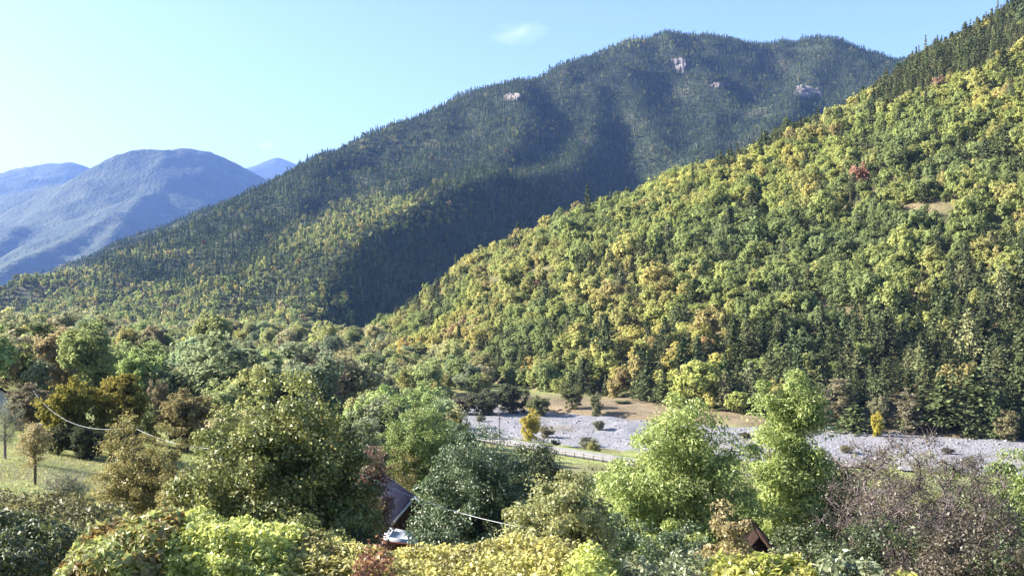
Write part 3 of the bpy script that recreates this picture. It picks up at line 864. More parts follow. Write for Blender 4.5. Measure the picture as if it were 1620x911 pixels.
# viewshed from the camera (with margin)
az = np.linspace(-0.6, 0.62, 900); yy = np.arange(730, 2800, 12.0)
AZ, YY = np.meshgrid(az, yy, indexing='ij')
EL = (np.maximum(main_z(AZ * YY, YY), ZC - 42) - ZC) / YY
CM = np.maximum.accumulate(EL, axis=1)
ia = np.clip(((x / y - az[0]) / (az[1] - az[0])).astype(int), 0, len(az) - 1); iy = np.clip(((y - 24 - yy[0]) / 12).astype(int), 0, len(yy) - 1)
keep = (z + 45 - ZC) / y > CM[ia, iy]
x, y, z = x[keep], y[keep], z[keep]
pp = np.stack([x, y, z], 1)
rad_ = 4.3
sel = thin(pp, rad_, RNG); pp = pp[sel]
uu = U0 + F * pp[:, 0] / pp[:, 1]; v2 = V0 - (pp[:, 2] + 5 - ZC) / pp[:, 1] * F
# cliffs stay bare
CLIFFS = ((1278, 148, 22, 9), (1075, 104, 13, 16), (810, 155, 16, 4), (1135, 138, 16, 4))
bare = np.zeros(len(pp))
for c in CLIFFS: bare = np.maximum(bare, blob(uu, v2, *c))
keep = bare < 0.55 + 0.4 * RNG.random(len(pp)); pp, uu, v2 = pp[keep], uu[keep], v2[keep]
dec = 0.04 + 0.12 * sstep(0.55, 0.8, vnoise(pp[:, 0] / 130, pp[:, 1] / 130, 91))
for c, w in (((640, 335, 110, 26), .95), ((500, 380, 70, 35), .75), ((430, 440, 60, 30), .7), ((330, 440, 60, 25), .5), ((250, 400, 80, 12), .55), ((60, 440, 80, 14), .8), ((120, 430, 60, 12), .8), ((100, 500, 110, 25), .6), ((270, 525, 70, 25), .8),
             ((240, 470, 50, 20), .5), ((840, 205, 60, 15), .45), ((1000, 70, 120, 14), .4), ((560, 350, 80, 25), .7), ((400, 520, 60, 12), .5)):
    dec = np.maximum(dec, w * blob(uu, v2, *c))
low = pp[:, 2] - ground(pp[:, 0], pp[:, 1])
dec = np.maximum(dec, 0.85 * sstep(55, 12, low + 30 * (vnoise(pp[:, 0] / 60, pp[:, 1] / 60, 95) - 0.5)) * (uu < 560))
isd = RNG.random(len(pp)) < dec
n = len(pp)
tb, _ = palette(np.array(BROAD_COLS[:6] + [(0.22, 0.12, 0.07)]) * 0.95, [5, 4, 4, 3, 1.0, 0.5, 0.15], n, RNG)
tp, _ = palette([(0.082, 0.113, 0.052), (0.108, 0.140, 0.066), (0.062, 0.088, 0.045)], [4, 3, 2], n, RNG, 0.22)
tb = tb * (0.62 + 0.38 * sstep(0.2, 0.5, dec))[:, None]
sz = np.exp(RNG.normal(0, 0.2, n)) * 0.88
sc3 = np.stack([sz, sz, sz * np.exp(RNG.normal(0, .15, n))], 1)
LIB_FB = library('distant_broadleaf_kind', PROTO['farbroad'], LEAF_T)
LIB_FP = library('distant_pine_kind', PROTO['farpine'], NEEDLE_T)
rz_ = rot_arr(RNG.uniform(0, 6.283, n))
forest('mountain_conifer_forest', 'dense dark conifer forest covering the big mountain', pp[~isd], sc3[~isd], rz_[~isd], tp[~isd], RNG.integers(0, 4, n)[~isd], LIB_FP)
forest('mountain_autumn_forest', 'patches of yellowing broadleaf trees on the big mountain flank', pp[isd], sc3[isd] * 1.05, rz_[isd], tb[isd], RNG.integers(0, 4, n)[isd], LIB_FB)
print('hill trees', len(u), 'mountain trees', n)

# ------------------------------------------------------------------ rock faces on the mountain
ROCK = noise_mat('pale_rock', [(0.3, (0.06, 0.054, 0.05)), (0.5, (0.15, 0.13, 0.125)), (0.72, (0.29, 0.255, 0.24))], scale=0.05, detail=10, bump=6.0, bscale=0.12)
def hit_main(u, v):
    ys = np.arange(760, 3000, 3.0)
    h = main_z((u - U0) / F * ys, ys); k = np.nonzero(h > ZC + (V0 - v) / F * ys)[0]
    k = k[0] if len(k) else len(ys) // 2
    return np.array([(u - U0) / F * ys[k], ys[k], h[k]])
def rock_face(seed, u, v, wpx, hpx, label):
    c = hit_main(u, v)
    n, m = 22, 14
    V = np.zeros((n, m, 3))
    for i, a in enumerate(np.linspace(-1, 1, n)):
        for j, b in enumerate(np.linspace(-1, 1, m)):
            wob = 1 + 0.35 * float(fbm(np.array(a * 2.0 + seed), np.array(b * 2.0), seed, 3))
            q = hit_main(u + a * wpx * 0.5 * wob, v + b * hpx * 0.5 * wob + a * hpx * 0.15)
            q[1] = np.clip(q[1], c[1] - 70, c[1] + 70)
            edge = max(0.0, a * a + b * b - 0.55)
            q += np.array([0.3, -0.6, 0.7]) * (7.0 + 5.0 * float(fbm(np.array(a * 3.0 + seed), np.array(b * 2.0), seed + 2, 4, True)) - 16 * edge)
            V[i, j] = q
    o = obj('rock_face', mesh('rock_face', V.reshape(-1, 3) - c, grid_faces(n, m), ROCK), loc=tuple(c))
    tag(o, label, 'cliff', 'pale rock faces on the big mountain')
rock_face(1, 1278, 148, 46, 18, 'broad pale cliff low on the right shoulder of the big mountain')
rock_face(2, 1075, 106, 24, 22, 'tall grey-pink cliff just below the mountain summit')
rock_face(3, 811, 156, 30, 8, 'thin flat ledge of pale rock on the long mountain ridge')
rock_face(5, 1140, 138, 40, 5, 'long low rock band below the mountain summit')

# ------------------------------------------------------------------ trees of the garden, the meadow and the valley
def place(u, Y, vtop, wpx):
    X = (u - U0) / F * Y
    zg = float(ground(np.array([X]), np.array([Y]))[0])
    return X, zg, ZC + (V0 - vtop) / F * Y - zg, wpx / F * Y

SKY = np.full(1700, 2000.0)      # lowest v already covered, per photo column (index u + 40)
def cover(u, vtop, wpx):
    for k in range(int(u - wpx / 2), int(u + wpx / 2)):
        if 0 <= k + 40 < 1700:
            q = abs(k - u) / (wpx / 2 + 1e-6)
            SKY[k + 40] = min(SKY[k + 40], vtop + (1 - math.sqrt(max(0, 1 - q * q))) * wpx * 0.45 + 4)
def shows(u, vtop, wpx):
    a, b = int(u - wpx * 0.4) + 40, int(u + wpx * 0.4) + 41
    if b < 1 or a > 1698: return False
    return vtop < SKY[max(a, 0):min(b, 1700)].max() - 5

ROUND = [(0, 0, .60, .42, .42, .36), (-.2, .1, .5, .3, .3, .26), (.2, -.1, .5, .3, .3, .26), (0, 0, .78, .26, .26, .2)]
def hero(name, label, cat, u, Y, vtop, wpx, shape, leafm, leaf=0.12, nclump=220, nleaf=120, clump=0.6, seed=0, bark=BARK, stems=None, group=None, **kw):
    X, zg, H, W = place(u, Y, vtop, wpx)
    rng = np.random.default_rng(seed + 900)
    ells = [(x * W, y * W, z * H, rx * W, ry * W, rz * H) for (x, y, z, rx, ry, rz) in shape]
    st = None
    if stems:
        st = []
        for k in range(stems):
            a = 6.28 * (k + rng.random()) / stems
            r = W * 0.30 * (0.5 + rng.random())
            st.append((0.12 * math.cos(a), 0.12 * math.sin(a), r * math.cos(a), r * math.sin(a), H * (0.5 + 0.25 * rng.random())))
    g = broadleaf(seed, ells, nclump, nleaf, leaf, clump, stems=st, **kw)
    r = empty(name, (X, Y, zg - 0.05)); tag(r, label, cat, group)
    lv, lf, cv, wv, wf = g
    obj('trunk', mesh('trunk', wv, wf, bark, True), r)
    c = obj('crown', mesh('crown', lv, lf, leafm, attrs={'v': ('FACE', cv)}), r); c['kind'] = 'stuff'
    cover(u, vtop, wpx * 0.9)
    return r

LM = dict(
    walnut=leaf_mat('leaf_glossy_dark', (0.055, 0.078, 0.024), (0.300, 0.310, 0.090), 0.26, 0.04),
    hazel=leaf_mat('leaf_olive_brown', (0.14, 0.125, 0.042), (0.36, 0.315, 0.115), 0.32, 0.03),
    fresh=leaf_mat('leaf_fresh', (0.105, 0.155, 0.045), (0.300, 0.360, 0.115), 0.34, 0.03),
    ash=leaf_mat('leaf_ash', (0.042, 0.075, 0.032), (0.160, 0.215, 0.100), 0.24, 0.06),
    sumac=leaf_mat('leaf_pale_olive', (0.165, 0.185, 0.055), (0.436, 0.422, 0.185), 0.42, 0.05),
    light=leaf_mat('leaf_light', (0.190, 0.245, 0.070), (0.430, 0.490, 0.165), 0.36, 0.03),
    tan=leaf_mat('leaf_tan', (0.211, 0.191, 0.073), (0.449, 0.356, 0.185), 0.4, 0.03),
    twiggy=leaf_mat('leaf_dark_brown_green', (0.040, 0.038, 0.022), (0.150, 0.118, 0.078), 0.22, 0.05),
    purple=leaf_mat('leaf_purple', (0.099, 0.053, 0.046), (0.251, 0.158, 0.119), 0.35, 0.03),
    dark=leaf_mat('leaf_deep', (0.030, 0.046, 0.018), (0.120, 0.150, 0.055), 0.22, 0.05),
    ash2=leaf_mat('leaf_grey_green', (0.132, 0.165, 0.086), (0.317, 0.343, 0.198), 0.36, 0.04),
)
hero('small_round_tree', 'small round-headed olive tree with several thin stems on the meadow edge', 'tree', 220, 50, 654, 150, [(0, 0, .60, .46, .46, .38), (-.15, 0, .42, .34, .34, .24), (.15, 0, .40, .36, .36, .26)], LM['hazel'],
     0.115, 190, 95, 0.42, 11, stems=6, twig=3, r_tip=0.008)
hero('walnut_tree', 'large spreading dark green tree with shiny leaves behind the yellow hedge', 'tree', 435, 42, 588, 300,
     [(0.0, 0, .72, .24, .28, .27), (-.18, 0, .56, .27, .28, .27), (.2, 0, .55, .28, .28, .27), (-.28, 0, .36, .24, .26, .25), (.3, 0, .34, .22, .26, .24), (0, -.05, .40, .36, .34, .3), (0, 0, .15, .4, .36, .18)], LM['walnut'],
     0.165, 330, 145, 0.72, 12, twig=3, r_tip=0.012, minsep=0.28, shell=0.42)
hero('dome_tree', 'bright green domed tree with upright limbs behind the wooden shed', 'tree', 657, 84, 620, 132, [(0, 0, .70, .42, .42, .28), (-.18, 0, .52, .36, .36, .26), (.2, 0, .55, .34, .34, .25), (0, 0, .35, .38, .38, .25)], LM['fresh'],
     0.17, 260, 95, 0.62, 13, stems=4, twig=2, minsep=0.35)
hero('ash_tree', 'deep green ash tree leaning over the wooden shed', 'tree', 757, 50, 666, 205,
     [(-.02, 0, .72, .30, .32, .26), (-.24, 0, .50, .26, .28, .24), (.2, 0, .58, .28, .3, .25), (.3, 0, .40, .2, .25, .25), (-.2, 0, .3, .26, .28, .25), (.05, 0, .3, .36, .34, .28)], LM['ash'],
     0.15, 330, 135, 0.62, 14, twig=2, droop=0.5, aspect=0.42, minsep=0.26)
hero('ash_tree', 'shorter dark green tree tucked against the deep green ash', 'tree', 842, 56, 684, 112, [(0, 0, .72, .4, .4, .25), (.12, 0, .5, .42, .4, .28), (-.1, 0, .4, .42, .4, .28)], LM['dark'], 0.15, 170, 110, 0.55, 15, twig=2, droop=0.3, aspect=0.45)
hero('olive_shrub', 'tall pale olive shrub with broad leaves just beyond the hedge', 'shrub', 878, 33, 744, 190, [(.1, 0, .76, .34, .34, .22), (-.2, 0, .60, .28, .3, .24), (.2, 0, .55, .3, .34, .3), (0, 0, .36, .46, .42, .3)], LM['sumac'],
     0.125, 260, 105, 0.42, 16, stems=5, twig=2, droop=0.3)
hero('light_green_tree', 'big light green tree with drooping narrow leaves', 'tree', 1066, 42, 610, 285,
     [(.06, 0, .80, .16, .2, .20), (-.06, 0, .66, .26, .28, .22), (.22, 0, .62, .24, .28, .22), (-.26, 0, .46, .24, .28, .22), (.0, 0, .42, .40, .36, .3), (.3, 0, .36, .22, .26, .25)], LM['light'],
     0.17, 360, 130, 0.66, 17, stems=3, twig=2, droop=0.7, aspect=0.36, minsep=0.26)
hero('light_green_tree', 'tall narrow light green tree with feathery top', 'tree', 1250, 45, 588, 160,
     [(-.12, 0, .86, .20, .22, .13), (.1, 0, .87, .2, .22, .13), (0, 0, .72, .38, .38, .16), (.02, 0, .56, .42, .42, .2), (.1, 0, .36, .50, .44, .22)], LM['light'], 0.165, 300, 125, 0.55, 18, stems=3, twig=2, droop=0.7, aspect=0.36)
hero('tan_shrub', 'slender brownish shrub beside the brown gabled hut', 'shrub', 1150, 29, 776, 92, [(0, 0, .72, .34, .34, .28), (-.1, 0, .48, .42, .42, .3), (.1, 0, .5, .4, .4, .28)], LM['tan'], 0.10, 130, 95, 0.30, 19, stems=4, twig=2, droop=0.5)
hero('twiggy_bush', 'wide half-bare bush of purplish twigs with sparse dark leaves', 'shrub', 1456, 37, 692, 320, [(0, 0, .66, .40, .36, .34), (-.26, 0, .58, .26, .3, .36), (.26, 0, .56, .24, .3, .34), (0, 0, .3, .46, .4, .30)], LM['twiggy'],
     0.085, 560, 66, 0.55, 20, bark=BARK_PALE, stems=15, twig=13, r_tip=0.012, shell=0.42)
hero('green_tree', 'yellow-green tree beside the twiggy purplish bush', 'tree', 1618, 48, 704, 120, [(0, 0, .74, .36, .36, .24), (-.1, 0, .5, .44, .4, .3), (.1, 0, .4, .44, .4, .3)], LM['fresh'], 0.15, 190, 105, 0.55, 21, twig=2, droop=0.3)
hero('dark_shrub', 'dark green shrub between the tall narrow tree and the twiggy bush', 'shrub', 1322, 46, 722, 82, [(0, 0, .74, .34, .34, .24), (0, 0, .45, .46, .4, .36)], LM['dark'], 0.14, 150, 95, 0.5, 22, twig=2, stems=3)
hero('dark_shrub', 'low dark shrub at the foot of the twiggy bush', 'shrub', 1395, 33, 806, 170, [(0, 0, .6, .44, .4, .36), (-.2, 0, .5, .3, .3, .4)], LM['dark'], 0.10, 150, 85, 0.4, 23, twig=2, stems=5)
hero('dark_shrub', 'low brown-green shrub in front of the twiggy bush', 'shrub', 1550, 31, 812, 190, [(0, 0, .6, .46, .4, .36), (-.25, 0, .5, .28, .3, .4)], LM['twiggy'], 0.09, 160, 80, 0.4, 24, twig=4, stems=6)
hero('purple_shrub', 'reddish purple leaved shrub against the shed roof', 'shrub', 588, 54, 704, 66, [(0, 0, .76, .36, .36, .22), (-.05, 0, .52, .44, .42, .3), (.05, 0, .35, .46, .42, .3)], LM['purple'], 0.11, 150, 80, 0.42, 25, twig=2, stems=4)
hero('grey_green_tree', 'slim silvery green sapling behind the purple shrub', 'tree', 580, 78, 652, 46, [(0, 0, .74, .38, .38, .24), (0, 0, .45, .48, .45, .34)], LM['ash2'], 0.16, 120, 70, 0.5, 26, twig=2)
hero('olive_shrub', 'scrubby olive bush at the walnut tree\'s left flank', 'shrub', 300, 44, 742, 110, [(0, 0, .6, .44, .4, .38)], LM['hazel'], 0.11, 130, 80, 0.4, 27, twig=2, stems=4)
hero('olive_shrub', 'brownish leaved bush between the walnut tree and the shed', 'shrub', 566, 44, 770, 92, [(0, 0, .62, .42, .4, .36)], LM['hazel'], 0.115, 120, 80, 0.4, 28, twig=2, stems=4)
hero('dark_shrub', 'dark bush in front of the deep green ash', 'shrub', 960, 38, 812, 170, [(0, 0, .6, .46, .4, .38)], LM['ash'], 0.11, 150, 90, 0.42, 29, twig=2, stems=5)
hero('dark_shrub', 'leafy green bush below the big light green tree', 'shrub', 1068, 35, 826, 130, [(0, 0, .6, .46, .4, .38)], LM['ash'], 0.10, 130, 90, 0.4, 30, twig=2, stems=4)
hero('dark_shrub', 'green bush below the tall narrow light tree', 'shrub', 1270, 37, 830, 110, [(0, 0, .6, .46, .4, .38)], LM['dark'], 0.11, 120, 85, 0.4, 31, twig=2, stems=4)
hero('dark_shrub', 'shaded bush under the walnut tree', 'shrub', 470, 36, 815, 190, [(0, 0, .6, .46, .4, .38)], LM['walnut'], 0.13, 130, 80, 0.45, 32, twig=2, stems=5)
hero('meadow_bush', 'grey-green half-bare bush on the meadow', 'shrub', 102, 58, 738, 78, [(0, 0, .6, .46, .42, .36), (.2, 0, .45, .3, .3, .35)], LM['ash2'], 0.075, 120, 45, 0.4, 33, twig=6, stems=7, bark=BARK_PALE)
hero('young_tree', 'young yellowish tree with a bare lower trunk on the meadow', 'tree', 55, 74, 664, 52, [(0, 0, .62, .42, .42, .32), (0, 0, .82, .25, .25, .16)], LM['tan'], 0.11, 90, 55, 0.42, 34, twig=4)
hero('grey_tree', 'thin grey half-bare tree at the top of the meadow', 'tree', 8, 88, 632, 56, [(0, 0, .6, .44, .44, .36)], LM['ash2'], 0.09, 110, 40, 0.5, 35, twig=7, bark=BARK_PALE)
hero('bare_tree', 'nearly bare brown tree with a curved limb in the valley', 'tree', 520, 165, 548, 84, [(0, 0, .66, .42, .42, .32), (.2, 0, .42, .3, .3, .2)], leaf_mat('leaf_bare_brown', (0.16, 0.12, 0.09), (0.26, 0.20, 0.15), 0.3), 0.2, 200, 24, 0.8, 36, twig=9, r_tip=0.03, bark=BARK, stems=2)

# ---- mid-distance trees, each placed where it stands in the photograph
MIDS = [  # u, depth, v of the top, width px, kind, variant, colour, label
    (18, 205, 500, 72, 'mid', 1, (0.19, 0.20, 0.09), 'tall pale olive tree at the valley edge beside the dark rounded pair'),
    (66, 190, 506, 70, 'mid', 5, (0.12, 0.14, 0.055), 'tall olive tree with a dark side, tallest of the pair by the farmhouse'),
    (92, 196, 512, 44, 'mid', 1, (0.19, 0.17, 0.08), 'tall straw-topped tree behind the dark olive pair'),
    (40, 170, 556, 62, 'mid', 0, (0.08, 0.10, 0.045), 'dark rounded tree below the tall olive pair'),
    (105, 205, 545, 54, 'mid', 3, (0.17, 0.155, 0.075), 'beige-green tree beside the tall olive pair'),
    (146, 190, 558, 40, 'mid', 0, (0.26, 0.27, 0.09), 'bright yellow-green round tree beside the dark spruce'),
    (174, 185, 560, 36, 'pine', 1, (0.035, 0.055, 0.04), 'single dark bushy conifer beside the bright yellow-green tree'),
    (50, 112, 602, 76, 'mid', 3, (0.14, 0.115, 0.075), 'round grey-brown tree by the hanging wire'),
    (112, 104, 594, 108, 'mid', 2, (0.17, 0.155, 0.035), 'spreading olive-gold tree with dark limbs beside the meadow'),
    (186, 106, 595, 100, 'mid', 4, (0.19, 0.135, 0.04), 'spreading bronze-topped tree hiding the red-roofed barn'),
    (275, 150, 582, 104, 'mid', 4, (0.20, 0.225, 0.105), 'pale green broad dome-shaped tree'),
    (296, 118, 612, 92, 'mid', 2, (0.18, 0.135, 0.07), 'brown hazy tree in front of the pale dome'),
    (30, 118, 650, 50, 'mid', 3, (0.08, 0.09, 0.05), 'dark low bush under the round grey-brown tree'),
    (92, 100, 668, 60, 'mid', 2, (0.07, 0.075, 0.035), 'added dark low bush standing in for shadow under the olive-gold tree'),  # this bush and the next are added dark for a shadow band
    (140, 99, 672, 62, 'mid', 4, (0.06, 0.07, 0.035), 'added dark low bush standing in for shadow between the olive-gold and bronze-topped trees'),
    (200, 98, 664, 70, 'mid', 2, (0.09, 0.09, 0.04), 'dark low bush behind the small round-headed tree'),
    (350, 100, 650, 70, 'mid', 3, (0.12, 0.13, 0.06), 'leafy green tree rising behind the walnut tree\'s left side'),
    (246, 134, 598, 42, 'mid', 0, (0.17, 0.145, 0.085), 'small brown-green tree between barn and pale dome'),
    (238, 118, 636, 50, 'mid', 3, (0.17, 0.19, 0.08), 'small green tree below the brown-green one'),
    (355, 200, 566, 66, 'mid', 3, (0.145, 0.165, 0.06), 'olive round tree standing beyond the pale dome'),
    (338, 128, 640, 60, 'mid', 3, (0.22, 0.20, 0.06), 'yellowish bush-like tree left of the walnut tree'),
    (604, 195, 592, 58, 'mid', 3, (0.145, 0.16, 0.095), 'grey-green round tree beyond the domed tree'),
    (640, 230, 578, 26, 'column', 0, (0.25, 0.24, 0.08), 'slim yellow-green poplar-like tree on the valley floor'),
    (670, 226, 600, 17, 'column', 1, (0.22, 0.18, 0.10), 'thin tan columnar tree, left of two'),
    (688, 226, 598, 18, 'column', 0, (0.26, 0.21, 0.09), 'thin straw-yellow columnar tree, right of two'),
    (562, 120, 640, 62, 'mid', 0, (0.10, 0.125, 0.05), 'green round tree beside the curved bare limb'),
    (722, 132, 648, 36, 'mid', 5, (0.27, 0.245, 0.07), 'small yellow-green tree at the river end of the domed tree'),
    (838, 216, 645, 36, 'mid', 3, (0.36, 0.27, 0.075), 'small golden tree alone on the stony river bank'),
    (905, 277, 606, 38, 'mid', 3, (0.12, 0.13, 0.055), 'dark olive tree on the bare brown bank'),
    (944, 268, 619, 24, 'mid', 0, (0.16, 0.17, 0.085), 'small pale olive tree alone on the bare brown bank'),
    (985, 284, 632, 26, 'mid', 3, (0.13, 0.145, 0.07), 'low olive bush on the bare brown bank'),
    (765, 272, 614, 60, 'mid', 2, (0.10, 0.105, 0.06), 'grey-brown rounded thicket at the water\'s edge'),
    (812, 276, 608, 64, 'mid', 4, (0.095, 0.105, 0.055), 'wide dark olive thicket overhanging the riverbed'),
    (852, 270, 624, 42, 'mid', 2, (0.14, 0.15, 0.07), 'small pale thicket at the end of the brown bank'),
    (735, 275, 622, 44, 'mid', 3, (0.15, 0.14, 0.095), 'greyish thin bush at the upstream bank'),
    (1300, 244, 600, 38, 'column', 1, (0.22, 0.175, 0.125), 'tall tan half-bare tree on the far river bank'),
    (1330, 248, 594, 42, 'column', 0, (0.22, 0.20, 0.12), 'tall pale olive half-bare tree on the far river bank'),
    (1352, 238, 638, 66, 'pine', 0, (0.075, 0.11, 0.06), 'broad green pine low on the far river bank'),
    (1392, 242, 622, 34, 'mid', 1, (0.19, 0.185, 0.10), 'slim olive tree by the broad green pine'),
    (1440, 238, 608, 44, 'column', 1, (0.20, 0.18, 0.11), 'tan tree standing before the bank pines'),
    (1388, 232, 650, 22, 'mid', 0, (0.36, 0.26, 0.06), 'small golden bush on the far river bank'),
    (1490, 236, 592, 80, 'pine', 2, (0.065, 0.095, 0.052), 'big spreading pine on the far river bank'),
    (1545, 234, 580, 84, 'pine', 3, (0.060, 0.088, 0.050), 'tallest spreading pine on the far river bank'),
    (1592, 226, 648, 46, 'mid', 0, (0.22, 0.20, 0.10), 'yellowish small tree near the shaded river bank'),
    (1618, 232, 586, 70, 'pine', 0, (0.06, 0.085, 0.05), 'dark spreading pine behind the yellowish small tree'),
    (1250, 250, 640, 40, 'mid', 1, (0.20, 0.19, 0.11), 'pale thin tree behind the tall narrow tree'),
    (930, 196, 690, 34, 'mid', 3, (0.16, 0.165, 0.10), 'low grey-green bush on the riverbed edge'),
    (940, 184, 698, 26, 'mid', 4, (0.24, 0.23, 0.09), 'low yellowish bush beside the road'),
]
HTOP = {'mid': [7.9, 8.4, 7.0, 7.9, 7.0, 8.4], 'column': [10.3, 10.3], 'pine': [9.6] * 4 + [11] * 3}
WID = {'mid': [6.6, 5.2, 7.2, 6.6, 7.2, 5.2], 'column': [2.9, 2.9], 'pine': [5.2] * 4 + [4.2] * 3}
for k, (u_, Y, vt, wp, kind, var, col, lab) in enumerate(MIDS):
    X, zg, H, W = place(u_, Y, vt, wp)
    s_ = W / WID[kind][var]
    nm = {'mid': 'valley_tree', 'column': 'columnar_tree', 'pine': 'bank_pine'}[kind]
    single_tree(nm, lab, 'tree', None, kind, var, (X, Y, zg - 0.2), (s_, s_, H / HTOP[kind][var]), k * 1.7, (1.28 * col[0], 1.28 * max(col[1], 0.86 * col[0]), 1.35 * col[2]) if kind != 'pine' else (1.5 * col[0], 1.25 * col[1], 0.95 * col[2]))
    cover(u_, vt, wp * 0.8)

# ---- the rest of the valley floor woodland
rng = np.random.default_rng(77)
n = 60000
y = np.sqrt(rng.uniform(112 ** 2, 900 ** 2, n)); uq = rng.uniform(-70, 770, n); x = (uq - U0) / F * y
yfoot = np.interp(uq, HILL[:, 0], HILL[:, 1], left=760)
d1, _ = poly_dist(x, y, RIVER); d2, _ = poly_dist(x, y, ROAD)
keep = (d1 > np.where(y > 300, 5, RIVER_HW + 3)) & (d2 > 6) & (y < yfoot + 15) & ((y > 150) | (uq > 330)) & ~((uq > 735) & (y < 262)) & ~((uq > 560) & (y < 112))
keep &= (uq < 700) | (y > 262)
x, y, uq = x[keep], y[keep], uq[keep]
pp2 = np.stack([x, y, ground(x, y)], 1)
sel = thin(pp2, 5.6, rng); pp2, uq = pp2[sel], uq[sel]
n = len(pp2)
VCOL = [(0.29, 0.31, 0.13), (0.235, 0.275, 0.11), (0.33, 0.325, 0.155), (0.30, 0.28, 0.165), (0.22, 0.255, 0.145), (0.38, 0.35, 0.12), (0.31, 0.24, 0.14)]
VNAM = ['olive', 'green', 'straw-coloured', 'tan', 'grey-green', 'yellow', 'rusty']
tv, kv = palette(np.array(VCOL) * 1.2, [4, 3, 3.5, 2.5, 2.5, 1.2, .15], n, rng, 0.12)
sv = np.exp(rng.normal(0, 0.30, n)) * 0.95
vtop_ = V0 - (pp2[:, 2] + 8 * sv - ZC) / pp2[:, 1] * F; wpx_ = 6 * sv / pp2[:, 1] * F
wv_ = rng.integers(0, 6, n); rv = rng.uniform(0, 6.283, n)
order = np.argsort(pp2[:, 1]); solo = []
for i in order:
    if len(solo) < 285 and -20 < uq[i] < 1640 and shows(uq[i], vtop_[i], wpx_[i]):
        solo.append(i)
    cover(uq[i], vtop_[i], wpx_[i] * 0.8)
def depth_word(i):
    return 'on the near valley floor' if pp2[i, 1] < 230 else ('in the wooded valley bottom' if pp2[i, 1] < 420 else 'far up the wooded valley')
for i in solo:
    s_ = ('tall ' if sv[i] > 1.08 else ('small ' if sv[i] < 0.78 else '')) + ('pale ' if tv[i].sum() > 1.2 * np.sum(VCOL[kv[i]]) * 1.12 else ('deep ' if tv[i].sum() < 1.2 * np.sum(VCOL[kv[i]]) * 0.89 else ''))
    s_ += {1: 'upright ', 5: 'upright ', 2: 'wide-headed ', 4: 'wide-headed '}.get(int(wv_[i]), 'round-headed ')
    single_tree('valley_tree', '%s%s tree %s' % (s_, VNAM[kv[i]], depth_word(i)), 'tree', '%s%s trees %s' % (s_, VNAM[kv[i]], depth_word(i)), 'mid', int(wv_[i]), pp2[i] - [0, 0, .2],
                (sv[i], sv[i], sv[i] * (0.9 + 0.2 * rng.random())), rv[i], tv[i])
rest = np.ones(n, bool); rest[solo] = False
forest('valley_woodland', 'mixed olive and tan woodland filling the valley bottom', pp2[rest] - [0, 0, .2], np.repeat(sv[rest][:, None], 3, 1), rot_arr(rv[rest]), tv[rest], wv_[rest] % 6, LIB_B)
print('valley', n, len(solo))

# ------------------------------------------------------------------ undergrowth that fills the slope below the garden
FILL = [(525, 60, 770, 100, 'hazel'), (545, 40, 830, 120, 'dark'), (690, 46, 836, 140, 'ash'), (705, 66, 745, 120, 'fresh'), (640, 100, 715, 100, 'ash2'), (770, 38, 862, 150, 'dark'), (905, 60, 742, 120, 'sumac'), (930, 48, 760, 150, 'fresh'),
        (985, 55, 730, 130, 'dark'), (1010, 34, 850, 150, 'fresh'), (1130, 52, 715, 170, 'light'), (1165, 60, 700, 130, 'fresh'), (1200, 48, 770, 130, 'light'), (1190, 34, 868, 120, 'sumac'),
        (1295, 60, 715, 120, 'fresh'), (1300, 33, 845, 170, 'dark'), (1345, 52, 725, 130, 'ash'), (1415, 56, 704, 150, 'sumac'), (1470, 70, 712, 120, 'ash2'), (1530, 58, 726, 140, 'fresh'), (1580, 62, 720, 110, 'ash'), (1440, 30, 860, 200, 'twiggy'),
        (1590, 40, 770, 140, 'dark'), (1610, 30, 850, 150, 'dark'), (1240, 60, 730, 130, 'dark'), (1060, 60, 712, 150, 'ash'), (360, 60, 715, 130, 'dark'), (330, 46, 790, 140, 'hazel'), (260, 42, 812, 110, 'hazel'), (850, 46, 790, 140, 'ash'), (800, 62, 745, 120, 'dark'),
        (960, 64, 735, 110, 'sumac'), (1380, 66, 728, 120, 'fresh'), (1440, 48, 770, 160, 'dark'), (1010, 70, 722, 120, 'fresh'), (1500, 46, 765, 150, 'twiggy'), (620, 80, 700, 90, 'hazel'), (560, 75, 735, 110, 'dark'), (300, 70, 725, 110, 'dark'), (240, 84, 712, 100, 'hazel'), (700, 100, 712, 90, 'fresh'),
        (1000, 100, 712, 110, 'sumac'), (1050, 92, 700, 140, 'fresh'), (1110, 88, 706, 130, 'ash2'), (1180, 92, 704, 110, 'sumac'), (1225, 86, 712, 110, 'fresh'), (1290, 80, 722, 110, 'ash2'), (1335, 84, 730, 100, 'dark'), (1395, 78, 704, 150, 'sumac'),
        (1450, 84, 706, 130, 'hazel'), (1510, 80, 736, 120, 'fresh'), (1570, 78, 740, 120, 'ash'), (1610, 84, 715, 110, 'sumac'), (1250, 100, 700, 90, 'ash2'), (1200, 104, 700, 80, 'hazel'), (1540, 50, 770, 150, 'hazel'), (1360, 44, 775, 150, 'dark'), (905, 84, 738, 120, 'ash2'), (950, 90, 726, 100, 'hazel')]
WORDS = dict(hazel='olive-brown', dark='deep green', ash='dark leafy', fresh='fresh green', ash2='silvery green', sumac='pale olive', light='light green', twiggy='twiggy brown')
MARKS = [(220, 50, 'small round-headed tree'), (435, 42, 'walnut tree'), (625, 58, 'wooden shed'), (757, 50, 'deep green ash'), (878, 33, 'tall pale olive shrub'), (1066, 42, 'big light green tree'), (1250, 45, 'tall narrow light green tree'), (1456, 37, 'twiggy purplish bush'), (1618, 48, 'yellow-green tree')]
